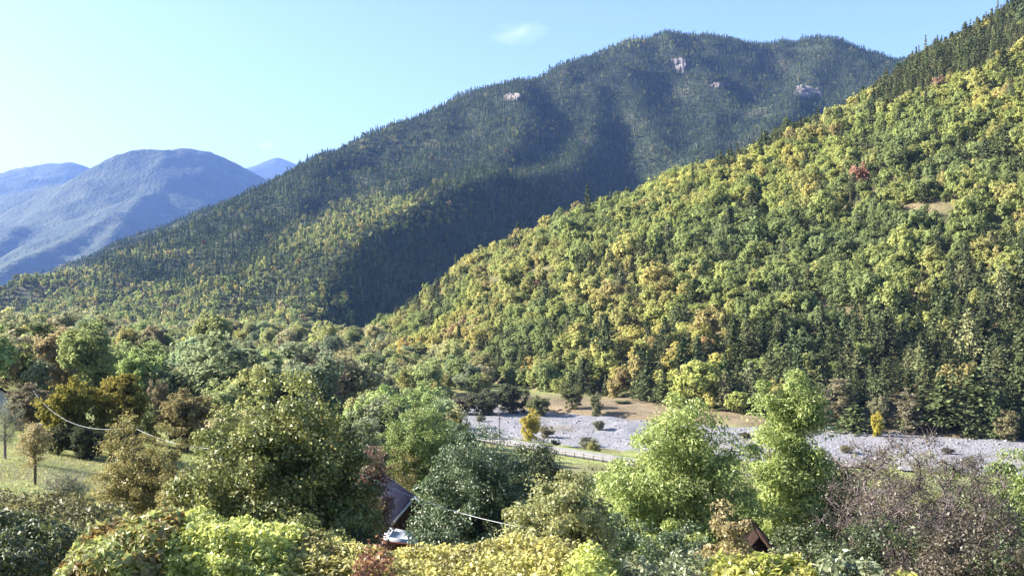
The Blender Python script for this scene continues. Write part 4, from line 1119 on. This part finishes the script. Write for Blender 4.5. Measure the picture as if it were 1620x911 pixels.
for k, (u_, Y, vt, wp, lm) in enumerate(FILL):
    mu, mY, mn = min(MARKS, key=lambda q: abs(q[0] - u_) + 2 * abs(q[1] - Y))
    where = ('far downhill of' if Y > mY + 25 else 'just downhill of') if Y > mY else 'just uphill of'
    lab = '%s shrub in the thicket %s the %s' % (WORDS[lm], where, mn)
    hero('undergrowth_shrub', lab, 'shrub', u_, Y, vt, wp, [(0, 0, .58, .46, .42, .40), (.1, 0, .35, .46, .42, .32)], LM[lm], 0.12, 95, 62, 0.5, 600 + k, stems=4, twig=2,
         group=lab.replace('shrub in', 'shrubs in'))

# ------------------------------------------------------------------ the hedge in front
def hedge_shrub(name, label, cat, us, vs, Y0, Y1, leafm, leaf, dens, seed, group=None, depth=0.75, rough=0.10, stems=14, aspect=0.55, shoots=0):
    """a length of hedge: leaves through the outer layer of a bumpy body that follows the ground"""
    rng = np.random.default_rng(seed)
    ym = 0.5 * (Y0 + Y1)
    x0, x1 = (us[0] - U0) / F * ym, (us[-1] - U0) / F * ym
    n = int(dens * (x1 - x0) * (Y1 - Y0 + depth * 1.2))
    x = rng.uniform(x0, x1, n); q = rng.uniform(-1, 1, n); y = ym + q * (Y1 - Y0) / 2
    def ztop(x, y):
        vt = np.interp(U0 + F * x / ym, us, vs) + 3 + 55 * rough
        z = ZC + (V0 - vt) / F * (ym - 0.15 * (Y1 - Y0))
        qq = np.abs((y - ym) / ((Y1 - Y0) / 2))
        end = np.minimum(sstep(0, 0.22, x - x0), sstep(0, 0.22, x1 - x))
        return z - 0.34 * qq ** 3 - 0.22 * (1 - end) + rough * 1.5 * fbm(x * 2.4, y * 2.4, seed, 3) + rough * 0.8 * fbm(x * 7, y * 7, seed + 1, 2)
    zt = ztop(x, y)
    dep = np.abs(rng.normal(0, 0.10, n)) + (rng.random(n) < 0.35) * rng.random(n) * depth
    front = rng.random(n) < 0.45
    y = np.where(front, Y0 + np.abs(rng.normal(0, 0.10, n)) + 0.12 * fbm(x * 3, zt * 0, seed + 4, 2), y)
    zt = np.where(front, ztop(x, np.full(n, Y0 + 0.15)), zt); dep = np.where(front, rng.random(n) * depth, dep)
    z = zt - dep
    pos = np.stack([x, y, z], 1)
    od = np.stack([np.zeros(n), np.where(front, -0.9, q * 0.4), np.where(front, 0.35, 0.9)], 1)
    g0 = float(ground(np.array([(x0 + x1) / 2]), np.array([ym]))[0])
    base = np.array([(x0 + x1) / 2, ym, g0])
    # five-point leaves with a bent midrib
    nrm = unit(od * 0.7 + np.array([0, 0, .35]) + rng.normal(0, 0.65, (n, 3)))
    ax = unit(rng.normal(0, 1, (n, 3)) + np.array([0, -0.3, 0.25])); ax = unit(ax - nrm * (ax * nrm).sum(1, keepdims=True)); bx = np.cross(nrm, ax)
    s = (leaf * np.exp(rng.normal(0, 0.28, n)))[:, None]
    pts = [pos - ax * s * .5, pos + bx * s * aspect * .5 + nrm * s * .14 - ax * s * .08, pos + ax * s * .5 - nrm * s * .22, pos - bx * s * aspect * .5 + nrm * s * .14 - ax * s * .08, pos + ax * s * .06]
    v = np.stack(pts, 1).reshape(-1, 3) - base
    i = np.arange(n)[:, None] * 5
    f = np.concatenate([i + np.array([[0, 4, 1]]), i + np.array([[1, 4, 2]]), i + np.array([[2, 4, 3]]), i + np.array([[3, 4, 0]])])
    cv = 0.45 * rng.random(n) + 0.55 * vnoise(x * 5, z * 5 + y * 3, seed + 7) + rng.normal(0, .12, n)
    cv = np.tile(np.clip((cv - 0.5) * 1.7 + 0.56, 0, 1), 4)
    r = empty(name, base); tag(r, label, cat, group)
    c = obj('foliage', mesh('foliage', v, f, leafm, attrs={'v': ('FACE', cv)}), r); c['kind'] = 'stuff'
    parts = []
    for k in range(stems):
        sx = x0 + (x1 - x0) * (k + rng.random()) / stems; sy = ym + rng.normal(0, 0.2)
        zz = float(ztop(np.array([sx]), np.array([sy]))[0]) - 0.12
        b = np.array([sx + rng.normal(0, .1), sy, g0 - 0.1]); e = np.array([sx, sy, zz])
        m_ = (b + e) / 2 + rng.normal(0, .08, 3)
        parts.append(tube(np.array([b, m_, e]) - base, [0.014, 0.010, 0.004], 5))
        for w in range(5):
            h = m_ + (e - m_) * rng.random(); d = unit(rng.normal(0, 1, 3) + np.array([0, 0, .8])) * (0.2 + 0.25 * rng.random())
            parts.append(tube(np.array([h, h + d * .6, h + d]) - base, [0.006, 0.004, 0.002], 4))
    v, f = join(parts)
    obj('stem', mesh('stem', v, f, BARK, True), r)['kind'] = 'stuff'
    return r

HL = dict(
    big=leaf_mat('hedge_leaf_mixed', (0.20, 0.12, 0.04), (0.34, 0.40, 0.13), 0.42, 0.05),
    bright=leaf_mat('hedge_leaf_bright', (0.16, 0.20, 0.035), (0.62, 0.65, 0.20), 0.42, 0.05),
    yellow=leaf_mat('hedge_leaf_yellow', (0.16, 0.14, 0.035), (0.68, 0.63, 0.22), 0.42, 0.05),
    red=leaf_mat('hedge_leaf_red', (0.11, 0.035, 0.028), (0.30, 0.16, 0.08), 0.4, 0.04),
    grey=leaf_mat('hedge_leaf_grey', (0.10, 0.13, 0.05), (0.34, 0.36, 0.20), 0.38, 0.07),
    vine=leaf_mat('hedge_leaf_vine', (0.24, 0.28, 0.05), (0.50, 0.46, 0.13), 0.5, 0.06),
    dark=leaf_mat('hedge_leaf_dark', (0.028, 0.042, 0.016), (0.13, 0.15, 0.055), 0.3, 0.06))  # the left bush's shade is put into this leaf colour; nothing casts it
hedge_shrub('hedge_shrub', 'shrub of large glossy green and orange leaves ending the hedge by the dark bush', 'hedge', [104, 150, 190, 250, 300], [862, 838, 822, 820, 828], 9.0, 10.6, HL['big'], 0.078, 3000, 1)
hedge_shrub('hedge_shrub', 'tall bright yellow-green stretch of hedge below the walnut tree', 'hedge', [225, 300, 370, 420, 470, 500], [828, 822, 822, 832, 846, 862], 9.2, 10.8, HL['bright'], 0.052, 5600, 2, rough=0.07)
hedge_shrub('hedge_shrub', 'yellow and tan sinking stretch of hedge beside the red shrub', 'hedge', [440, 500, 550, 590, 640], [846, 862, 870, 880, 882], 9.2, 10.8, HL['yellow'], 0.052, 5200, 3, rough=0.07)
hedge_shrub('red_shrub', 'small dark red leaved shrub poking out of the yellow hedge', 'shrub', [536, 560, 590, 612, 640], [884, 872, 868, 872, 886], 9.0, 10.2, HL['red'], 0.05, 1900, 4, stems=7, rough=0.2)
hedge_shrub('hedge_shrub', 'long pale yellow stretch of hedge below the ash tree', 'hedge', [590, 650, 700, 760, 820, 870, 930, 985], [882, 878, 878, 870, 860, 864, 870, 878], 9.2, 10.8, HL['yellow'], 0.052, 5200, 5, rough=0.07)
hedge_shrub('hedge_shrub', 'bright green-yellow clump of hedge beside the grey-green weeds', 'hedge', [880, 930, 960, 1000], [874, 872, 880, 890], 8.8, 9.8, HL['bright'], 0.055, 4600, 6)
hedge_shrub('weed_clump', 'ragged grey-green weedy clump in the hedge line', 'shrub', [960, 1010, 1060, 1110, 1150], [890, 878, 884, 886, 890], 9.2, 10.6, HL['grey'], 0.06, 3600, 7, rough=0.16)
hedge_shrub('vine_shrub', 'low vine with big yellow leaves below the brown gabled hut', 'shrub', [1110, 1160, 1210, 1260, 1310], [894, 888, 886, 886, 892], 9.0, 10.2, HL['vine'], 0.085, 2600, 8)
hedge_shrub('weed_clump', 'pale silvery leaved clump beside the big-leaved vine', 'shrub', [1280, 1320, 1370, 1420], [892, 888, 894, 900], 9.0, 10.0, HL['grey'], 0.075, 2800, 9)
hedge_shrub('vine_shrub', 'last low yellow-green end of the hedge below the twiggy bush', 'shrub', [1385, 1430, 1470, 1500], [902, 900, 904, 912], 9.0, 10.0, HL['vine'], 0.07, 2800, 10)
hedge_shrub('dark_bush', 'bush with shade put into its dark leaf colour beside the big-leaved end of the hedge', 'shrub', [-120, -40, 40, 90, 130], [826, 822, 836, 850, 880], 10.0, 12.4, HL['dark'], 0.06, 3400, 11, depth=1.1)
hedge_shrub('olive_bush', 'wide rough olive bush between the dark bush and the meadow', 'shrub', [-150, -60, 30, 90, 140, 185], [800, 798, 800, 808, 822, 840], 14.0, 17.5, leaf_mat('hedge_leaf_olive', (0.08, 0.085, 0.035), (0.22, 0.20, 0.09), 0.36, 0.04), 0.075, 1500, 12, depth=1.2, rough=0.2)

rng = np.random.default_rng(321)
spots = [(866, 690, 30), (948, 676, 26), (1500, 716, 22), (1340, 712, 24), (760, 664, 18), (930, 702, 24), (880, 704, 18), (1535, 736, 30), (1180, 690, 20), (1020, 700, 26)]
for k, (u_, vb, wp) in enumerate(spots):
    Y = 34.6 * F / (vb - V0); X = (u_ - U0) / F * Y
    zb = max(float(ground(np.array([X]), np.array([Y]))[0]), float(river_z(np.array([X]), np.array([Y]))[0]))
    s_ = wp / F * Y / 6.6
    c_ = [(0.24, 0.22, 0.13), (0.20, 0.20, 0.13), (0.15, 0.13, 0.10)][k % 3]
    single_tree('gravel_bush', '%s low bush growing on the riverbed gravel' % ['straw-coloured', 'grey-green', 'brown'][k % 3], 'shrub', '%s bushes on the riverbed' % ['straw-coloured', 'grey-green', 'brown'][k % 3], 'mid', k % 6, (X, Y, zb - 0.25 * s_), (s_, s_, s_ * 0.5), k * 2.1, c_)

# ------------------------------------------------------------------ river stones, meadow tufts
rng = np.random.default_rng(5)
ico = np.array([(0, 0, 1), (.89, 0, .45), (.28, .85, .45), (-.72, .53, .45), (-.72, -.53, .45), (.28, -.85, .45), (.72, .53, -.45), (-.28, .85, -.45), (-.89, 0, -.45), (-.28, -.85, -.45), (.72, -.53, -.45), (0, 0, -1)])
icf = np.array([(0, 1, 2), (0, 2, 3), (0, 3, 4), (0, 4, 5), (0, 5, 1), (1, 6, 2), (2, 7, 3), (3, 8, 4), (4, 9, 5), (5, 10, 1), (6, 7, 2), (7, 8, 3), (8, 9, 4), (9, 10, 5), (10, 6, 1), (11, 7, 6), (11, 8, 7), (11, 9, 8), (11, 10, 9), (11, 6, 10)])
n = 9000
sx = rng.uniform(-70, 175, n); sy = rng.uniform(165, 330, n)
d, _ = poly_dist(sx, sy, RIVER); k = d < RIVER_HW + 1; sx, sy = sx[k], sy[k]; n = len(sx)
ss = 0.10 + 0.09 * rng.pareto(2.4, n); ss = np.minimum(ss, 0.42)
V = ico[None] * (ss[:, None, None] * np.exp(rng.normal(0, .25, (n, 1, 3)))) * np.exp(rng.normal(0, .16, (n, 12, 1))) * np.array([1, 1, .65])
V = V + np.stack([sx, sy, river_z(sx, sy) + ss * 0.15], 1)[:, None]
STONE = noise_mat('river_stone', [(0.3, (0.13, 0.128, 0.132)), (0.5, (0.23, 0.225, 0.24)), (0.7, (0.36, 0.355, 0.37))], scale=0.7, detail=4)
tag(obj('river_stones', mesh('river_stones', V.reshape(-1, 3), (icf[None] + (np.arange(n) * 12)[:, None, None]).reshape(-1, 3), STONE)), 'pale grey boulders and cobbles strewn over the riverbed', 'stones', kind='stuff')

n = 26000
ty = np.sqrt(rng.uniform(16 ** 2, 125 ** 2, n)); tu = rng.uniform(-60, 1680, n); tx = (tu - U0) / F * ty
k = (tu < 480) | (rng.random(n) < 0.45); tx, ty = tx[k], ty[k]; n = len(tx)
tz = ground(tx, ty)
B = 5
h = 0.10 + 0.20 * rng.random((n, B)) + 0.25 * (rng.random((n, 1)) < 0.06); a = rng.uniform(0, 6.283, (n, B)); ln = rng.uniform(0.3, 0.9, (n, B)) * h; wd = rng.uniform(0.02, 0.05, (n, B))
c = np.stack([tx, ty, tz], 1)[:, None] + np.stack([rng.normal(0, .12, (n, B)), rng.normal(0, .12, (n, B)), np.full((n, B), -0.03)], -1)
dx = np.stack([np.cos(a), np.sin(a), 0 * a], -1); px = np.stack([-np.sin(a), np.cos(a), 0 * a], -1)
V = np.stack([c - px * wd[..., None], c + px * wd[..., None], c + dx * ln[..., None] + np.array([0, 0, 1]) * h[..., None]], 2).reshape(-1, 3)
GR = leaf_mat('grass_blade', (0.20, 0.24, 0.08), (0.44, 0.41, 0.20), 0.4)
tag(obj('meadow_grass', mesh('meadow_grass', V, np.arange(len(V)).reshape(-1, 3), GR, attrs={'v': ('FACE', np.repeat(np.clip(vnoise(tx / 6, ty / 6, 3) * .6 + rng.random(n) * .5, 0, 1), B))})), 'tufts of green and straw grass on the meadow', 'grass', kind='stuff')

# ------------------------------------------------------------------ buildings
WOOD_DARK = noise_mat('weathered_boards', [(0.3, (0.035, 0.022, 0.015)), (0.7, (0.11, 0.07, 0.045))], scale=2.0, stretch=(6, 6, 0.6), bump=0.01)
WOOD_RED = noise_mat('reddish_boards', [(0.3, (0.06, 0.028, 0.018)), (0.7, (0.15, 0.075, 0.05))], scale=2.0, stretch=(6, 6, 0.6), bump=0.01)
SLATE = noise_mat('slate_roof_shade', [(0.3, (0.008, 0.009, 0.018)), (0.7, (0.02, 0.021, 0.042))], scale=1.6, bump=0.02, rough=0.8, spec=0.06)  # dark slate, lowered further: tree shade on the shed roof is in the colour
TIN = noise_mat('pale_sheet_metal', [(0.3, (0.36, 0.39, 0.42)), (0.7, (0.48, 0.51, 0.54))], scale=0.8, rough=0.45, spec=0.5)
RUST = noise_mat('rust_red_edge', [(0.3, (0.20, 0.06, 0.04)), (0.7, (0.32, 0.12, 0.08))], scale=3)
TILE = noise_mat('clay_roof', [(0.3, (0.16, 0.08, 0.06)), (0.7, (0.30, 0.17, 0.13))], scale=1.4, bump=0.03)
PLASTER = noise_mat('render_wall', [(0.3, (0.42, 0.38, 0.33)), (0.7, (0.58, 0.54, 0.48))], scale=0.8, bump=0.01)
BROWN_ROOF = noise_mat('brown_board_gable_shade', [(0.3, (0.028, 0.016, 0.012)), (0.7, (0.06, 0.034, 0.024))], scale=2, stretch=(1, 1, 5), bump=0.01)  # dark brown boards, lowered further for the shade around the hut
DARK_IN = noise_mat('dark_opening', [(0.3, (0.012, 0.012, 0.012)), (0.7, (0.03, 0.028, 0.025))], scale=1)
GLASS = noise_mat('window_glass', [(0.4, (0.02, 0.025, 0.03)), (0.6, (0.03, 0.035, 0.04))], scale=1, rough=0.08, spec=0.6)
METAL = noise_mat('galvanised', [(0.3, (0.30, 0.30, 0.30)), (0.7, (0.42, 0.42, 0.42))], scale=4, rough=0.45, metallic=0.6)
POLE_WOOD = noise_mat('pole_wood', [(0.3, (0.07, 0.05, 0.035)), (0.7, (0.16, 0.12, 0.09))], scale=3, stretch=(4, 4, .4))
CABLE = noise_mat('glint_pale_cable', [(0.3, (0.42, 0.42, 0.44)), (0.7, (0.55, 0.55, 0.57))], scale=3, rough=0.4, spec=0.5)  # light grey along the whole wire carries the sun glint in its colour

PALE_WOOD = noise_mat('pale_rail', [(0.3, (0.22, 0.20, 0.18)), (0.7, (0.34, 0.32, 0.30))], scale=2)
def slab(a, b, c, d, th):
    """a thick sheet through four corners"""
    q = np.array([a, b, c, d], float)
    n = np.cross(q[1] - q[0], q[3] - q[0]); n /= np.linalg.norm(n)
    v = np.concatenate([q, q - n * th])
    return v, np.array([[0, 1, 2, 3], [7, 6, 5, 4], [0, 4, 5, 1], [1, 5, 6, 2], [2, 6, 7, 3], [3, 7, 4, 0]])

def gable_house(name, label, loc, rz, hw, length, wall_h, rise, wall_m, roof_m, over=0.3, boards=0, verge=None):
    """local x across, y along the ridge (the near gable at y = 0)"""
    r = empty(name, loc, rz); tag(r, label, 'building')
    zt = wall_h
    v = np.array([[-hw, 0, -1.5], [hw, 0, -1.5], [hw, 0, zt], [0, 0, zt + rise], [-hw, 0, zt], [-hw, length, -1.5], [hw, length, -1.5], [hw, length, zt], [0, length, zt + rise], [-hw, length, zt]])
    me = bpy.data.meshes.new('wall'); me.from_pydata([tuple(p) for p in v], [], [(0, 1, 2, 3, 4), (6, 5, 9, 8, 7), (5, 0, 4, 9), (1, 6, 7, 2)]); me.materials.append(wall_m)
    w = obj('wall', me, r)
    k = rise / hw
    for s in (-1, 1):
        e = hw + over
        a = [0, -over, zt + rise + 0.06]; b = [s * e, -over, zt + rise - k * e + 0.06]; c = [s * e, length + over, b[2]]; d = [0, length + over, a[2]]
        q = (a, b, c, d) if s < 0 else (d, c, b, a)
        q = [np.array(p) for p in q]
        vv, ff = slab(*q, 0.09)
        sl = obj('roof_slope', mesh('roof_slope', vv, ff, roof_m), r)
        rows = 9
        parts = []
        for t in range(1, rows):     # overlapping courses
            f = t / rows
            p0 = np.array(a) + (np.array(b) - np.array(a)) * f; p1 = np.array(d) + (np.array(c) - np.array(d)) * f
            cc = (p0 + p1) / 2 + np.array([0, 0, 0.075])
            parts.append(boxv(cc, (0.05, length + 2 * over - 0.04, 0.03)))
        vv, ff = join(parts)
        obj('roof_course', mesh('roof_course', vv, ff, roof_m), sl)['kind'] = 'stuff'
        if verge is not None:
            n2 = np.array([0, -0.03, 0.0])
            vv, ff = slab(np.array(a) + n2 + [0, 0, .05], np.array(b) + n2 + [0, 0, .05], np.array(b) + n2 + [0, 0, -.14], np.array(a) + n2 + [0, 0, -.14], 0.04)
            obj('verge_board', mesh('verge_board', vv, ff, verge), sl)
    if boards:
        bw = 2 * hw / boards
        bm, bf = boxv((0, 0, 0), (bw * 0.9, 0.03, 1.0))
        bme = mesh('board', bm, bf, wall_m)
        for i in range(boards):
            x = -hw + (i + .5) * bw
            h = zt + rise - k * (abs(x) + bw * .5) + 0.4
            o = obj('board', bme, r, (x, -0.018, h / 2 - 0.4)); o.scale = (1, 1, h)
    return r, zt, k

# the wooden shed below the hedge: ridge runs away from the garden
A = P(653, 786, 58); ang = math.atan2(2.8, 7.0)
zg = float(ground(np.array([A[0]]), np.array([A[1]]))[0])
ridge_h = A[2] - zg
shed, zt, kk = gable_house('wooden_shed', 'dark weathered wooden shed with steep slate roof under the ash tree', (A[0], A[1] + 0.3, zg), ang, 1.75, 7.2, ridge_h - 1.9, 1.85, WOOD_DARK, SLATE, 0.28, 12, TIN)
# lean-to in front of its gable
lt = [np.array(P(599, 853, 55.2)), np.array(P(613, 833, 56.9)), np.array(P(650, 840, 57.2)), np.array(P(664, 861, 55.4))]
mw = shed.matrix_basis
from mathutils import Matrix, Vector
inv = (Matrix.Translation(Vector((A[0], A[1] + 0.3, zg))) @ Matrix.Rotation(ang, 4, 'Z')).inverted()
loc = [np.array(inv @ Vector(p)) for p in lt]
v, f = slab(loc[0], loc[3], loc[2], loc[1], 0.05)
lr = obj('lean_to_roof', mesh('lean_to_roof', v, f, TIN), shed)
lr['label'] = 'pale sheet metal lean-to roof'
v, f = tube(np.array([loc[0], loc[3]]) + [0, -0.03, -0.07], 0.05, 4)
obj('edge_board', mesh('edge_board', v, f, RUST), lr)
for q in (loc[0], (loc[0] + loc[3]) / 2, loc[3]):
    gq = Vector((float(q[0]) * 0.97, float(q[1]) + 0.12, 0)); wpt = inv.inverted() @ gq
    gz = float(ground(np.array([wpt.x]), np.array([wpt.y]))[0]) - zg - 0.2
    v, f = boxv((gq.x, gq.y, (gz + q[2] - .06) / 2), (0.1, 0.1, q[2] - .06 - gz))
    obj('post', mesh('post', v, f, WOOD_RED), shed)
c = (loc[1] + loc[2]) / 2
v, f = boxv((c[0], c[1] - 0.25, c[2] - 1.3), (1.9, 0.06, 2.2), 0.05)
obj('back_panel', mesh('back_panel', v, f, WOOD_RED), shed)
# an old wheel leaning in the lean-to
wc = P(655, 880, 55.1)
th = np.linspace(0, 2 * math.pi, 25)
v, f = tube(np.stack([0.26 * np.cos(th), 0 * th, 0.26 * np.sin(th)], 1), 0.06, 8)
wh = empty('old_wheel', wc); tag(wh, 'old wheel leaning under the lean-to of the wooden shed', 'wheel')
wh.rotation_euler = (R(-12), 0, R(10))
obj('tyre', mesh('tyre', v, f, DARK_IN, True), wh)
v, f = join([boxv((0, 0, 0), (0.44, 0.03, 0.05)), boxv((0, 0.004, 0), (0.05, 0.035, 0.44))])
obj('spoke', mesh('spoke', v, f, TIN), wh)

# brown gabled hut on the right
A2 = P(1202, 852, 38); zg2 = float(ground(np.array([A2[0]]), np.array([A2[1]]))[0])
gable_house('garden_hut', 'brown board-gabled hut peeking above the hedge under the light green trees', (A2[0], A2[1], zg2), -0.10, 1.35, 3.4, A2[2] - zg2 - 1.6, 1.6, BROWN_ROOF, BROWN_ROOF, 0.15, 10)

# farmhouse at the left edge and the red-roofed barn
A3 = P(-6, 602, 122); zg3 = float(ground(np.array([A3[0]]), np.array([A3[1]]))[0])
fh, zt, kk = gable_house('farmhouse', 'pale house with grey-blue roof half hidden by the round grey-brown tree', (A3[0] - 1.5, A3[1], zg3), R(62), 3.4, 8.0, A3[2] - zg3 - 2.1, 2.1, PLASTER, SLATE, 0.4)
for i in range(3):
    fr = obj('window_frame', mesh('window_frame', *boxv((3.43, 1.6 + i * 2.3, 1.6), (0.06, 0.95, 1.2)), WOOD_RED), fh)
    obj('pane', mesh('pane', *boxv((3.47, 1.6 + i * 2.3, 1.6), (0.03, 0.75, 1.0)), GLASS), fr)
A4 = P(196, 598, 152); zg4 = float(ground(np.array([A4[0]]), np.array([A4[1]]))[0])
gable_house('barn', 'barn with a reddish brown roof behind the bronze-topped tree', (A4[0], A4[1], zg4), R(-28), 3.4, 9.0, A4[2] - zg4 - 2.2, 2.2, PLASTER, TILE, 0.5, 0, TIN)
A5 = P(386, 572, 330); zg5 = float(ground(np.array([A5[0]]), np.array([A5[1]]))[0])
gable_house('cottage', 'tiny white-roofed cottage among the valley trees', (A5[0], A5[1], max(zg5, A5[2] - 7)), R(20), 2.4, 5.0, max(1.8, A5[2] - max(zg5, A5[2] - 7) - 1.3), 1.3, PLASTER, TIN, 0.3)

# ------------------------------------------------------------------ road barrier, lamp, poles, wires
br = empty('road_barrier', (12, 165, ZC + Z_ROAD)); tag(br, 'low wooden post-and-rail barrier along the near side of the road', 'barrier')
side = roadc + roadn * -3.25
if side[80, 1] > roadc[80, 1]: side = roadc + roadn * 3.25
m_ = (side[:, 0] > -8) & (side[:, 0] < 48); sd = side[m_]
cum = np.r_[0, np.cumsum(np.linalg.norm(np.diff(sd, axis=0), axis=1))]
o0 = np.array(br.location)
pm = mesh('post', *boxv((0, 0, 0.3), (0.16, 0.16, 1.15)), WOOD_DARK)
for dd in np.arange(0, cum[-1], 2.0):
    obj('post', pm, br, (np.interp(dd, cum, sd[:, 0]) - o0[0], np.interp(dd, cum, sd[:, 1]) - o0[1], 0))
for zr in (0.45, 0.80):
    pts = np.stack([sd[:, 0], sd[:, 1], np.full(len(sd), ZC + Z_ROAD + zr)], 1) - o0
    v, f = tube(pts, 0.10, 6)
    obj('rail', mesh('rail', v, f, PALE_WOOD), br)

def street_lamp(u_, vt, Y, label):
    X = (u_ - U0) / F * Y; zg = float(ground(np.array([X]), np.array([Y]))[0]); h = ZC + (V0 - vt) / F * Y - zg
    r = empty('street_lamp', (X, Y, zg)); tag(r, label, 'street lamp')
    v, f = tube(np.array([[0, 0, -.3], [0, 0, h * .5], [0, 0, h]]), [0.09, 0.07, 0.05], 8); obj('pole', mesh('pole', v, f, METAL, True), r)
    v, f = tube(np.array([[0, 0, h - .05], [0.15, 0, h + .12], [0.6, 0, h + .16]]), 0.035, 6); obj('arm', mesh('arm', v, f, METAL, True), r)
    hd = obj('lamp_head', mesh('lamp_head', *boxv((0.75, 0, h + .16), (0.75, 0.32, 0.16)), TIN), r)
    obj('lens', mesh('lens', *boxv((0.78, 0, h + .07), (0.5, 0.22, 0.05)), GLASS), hd)
street_lamp(1305, 678, 128, 'grey street lamp beside the road, behind the tall narrow tree')
X = (790 - U0) / F * 186; zg = float(ground(np.array([X]), np.array([186.0]))[0])
r = empty('marker_pole', (X, 186, zg)); tag(r, 'thin dark pole with short crossbar between road and riverbed', 'pole')
hh = ZC + (V0 - 652) / F * 186 - zg
v, f = tube(np.array([[0, 0, -.3], [0, 0, hh]]), [0.10, 0.08], 6); obj('post', mesh('post', v, f, POLE_WOOD, True), r)
obj('crossbar', mesh('crossbar', *boxv((0, 0, hh - .4), (0.9, 0.1, 0.12)), POLE_WOOD), r)

def utility_pole(u_, vt, Y, label):
    X = (u_ - U0) / F * Y; zg = float(ground(np.array([X]), np.array([Y]))[0]); h = ZC + (V0 - vt) / F * Y - zg
    r = empty('utility_pole', (X, Y, zg)); tag(r, label, 'utility pole')
    v, f = tube(np.array([[0, 0, -.3], [0, 0, h * .5], [0, 0, h + .15]]), [0.12, 0.10, 0.08], 8); obj('post', mesh('post', v, f, POLE_WOOD, True), r)
    v, f = tube(np.array([[0, 0, h + .12], [0, 0, h + .26]]), 0.05, 8); obj('insulator', mesh('insulator', v, f, TIN, True), r)
    return np.array([X, Y, zg + h + 0.2])
P0 = utility_pole(47, 612, 117, 'wooden utility pole behind the round grey-brown tree')
P1 = utility_pole(212, 682, 54, 'wooden utility pole behind the small round-headed tree')
P2 = utility_pole(470, 694, 47, 'wooden utility pole inside the walnut tree')
P3 = utility_pole(852, 846, 37, 'short wooden pole inside the pale olive shrub')
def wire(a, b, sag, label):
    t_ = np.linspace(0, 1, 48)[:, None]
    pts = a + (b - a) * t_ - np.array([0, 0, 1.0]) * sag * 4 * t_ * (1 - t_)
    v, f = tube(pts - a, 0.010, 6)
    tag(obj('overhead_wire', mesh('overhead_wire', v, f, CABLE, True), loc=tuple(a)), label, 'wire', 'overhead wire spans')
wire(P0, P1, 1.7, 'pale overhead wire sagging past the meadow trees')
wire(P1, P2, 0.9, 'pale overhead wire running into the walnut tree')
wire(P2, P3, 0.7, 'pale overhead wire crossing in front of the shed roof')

# ------------------------------------------------------------------ two wisps of cloud above the haze
def cloud(name, label, u_, v_, Y, wpx, hpx, dens, seed):
    c = P(u_, v_, Y); k = Y / F
    m, nt, out = new_mat('cloud_vapour'); L = nt.links.new
    tc = nd(nt, 'ShaderNodeTexCoord')
    ln = nd(nt, 'ShaderNodeVectorMath', operation='LENGTH'); L(tc.outputs['Object'], ln.inputs[0])
    mr = nd(nt, 'ShaderNodeMapRange'); mr.inputs[1].default_value = 1.0; mr.inputs[2].default_value = 0.1; L(ln.outputs['Value'], mr.inputs[0])
    nz = nd(nt, 'ShaderNodeTexNoise'); nz.inputs['Scale'].default_value = 1.6; nz.inputs['Detail'].default_value = 5; L(tc.outputs['Object'], nz.inputs['Vector'])
    m2 = nd(nt, 'ShaderNodeMapRange'); m2.inputs[1].default_value = 0.38; m2.inputs[2].default_value = 0.75; L(nz.outputs['Fac'], m2.inputs[0])
    mu = nd(nt, 'ShaderNodeMath', operation='MULTIPLY'); L(mr.outputs[0], mu.inputs[0]); L(m2.outputs[0], mu.inputs[1])
    mv = nd(nt, 'ShaderNodeMath', operation='MULTIPLY'); L(mu.outputs[0], mv.inputs[0]); mv.inputs[1].default_value = dens
    pv = nd(nt, 'ShaderNodeVolumePrincipled'); pv.inputs['Color'].default_value = (0.98, 0.98, 1, 1); L(mv.outputs[0], pv.inputs['Density'])
    L(pv.outputs[0], out.inputs['Volume'])
    n, q = 24, 14
    a, b = np.meshgrid(np.linspace(0, 2 * math.pi, n), np.linspace(0.02, math.pi - 0.02, q), indexing='ij')
    V = np.stack([np.cos(a) * np.sin(b), np.sin(a) * np.sin(b), np.cos(b)], -1).reshape(-1, 3)
    o = obj(name, mesh(name, V, grid_faces(n, q)[:, ::-1], m), loc=tuple(c)); o.scale = (wpx * k / 2, wpx * k / 3, hpx * k / 2)
    o.rotation_euler = (0, R(-5), 0)
    tag(o, label, 'cloud')
cloud('cloud', 'faint white wisp of cloud high over the big mountain', 820, 53, 13000, 110, 40, 0.0014, 1)
cloud('cloud', 'tiny white wisp of cloud over the far blue peak', 421, 230, 15400, 40, 18, 0.0026, 2)
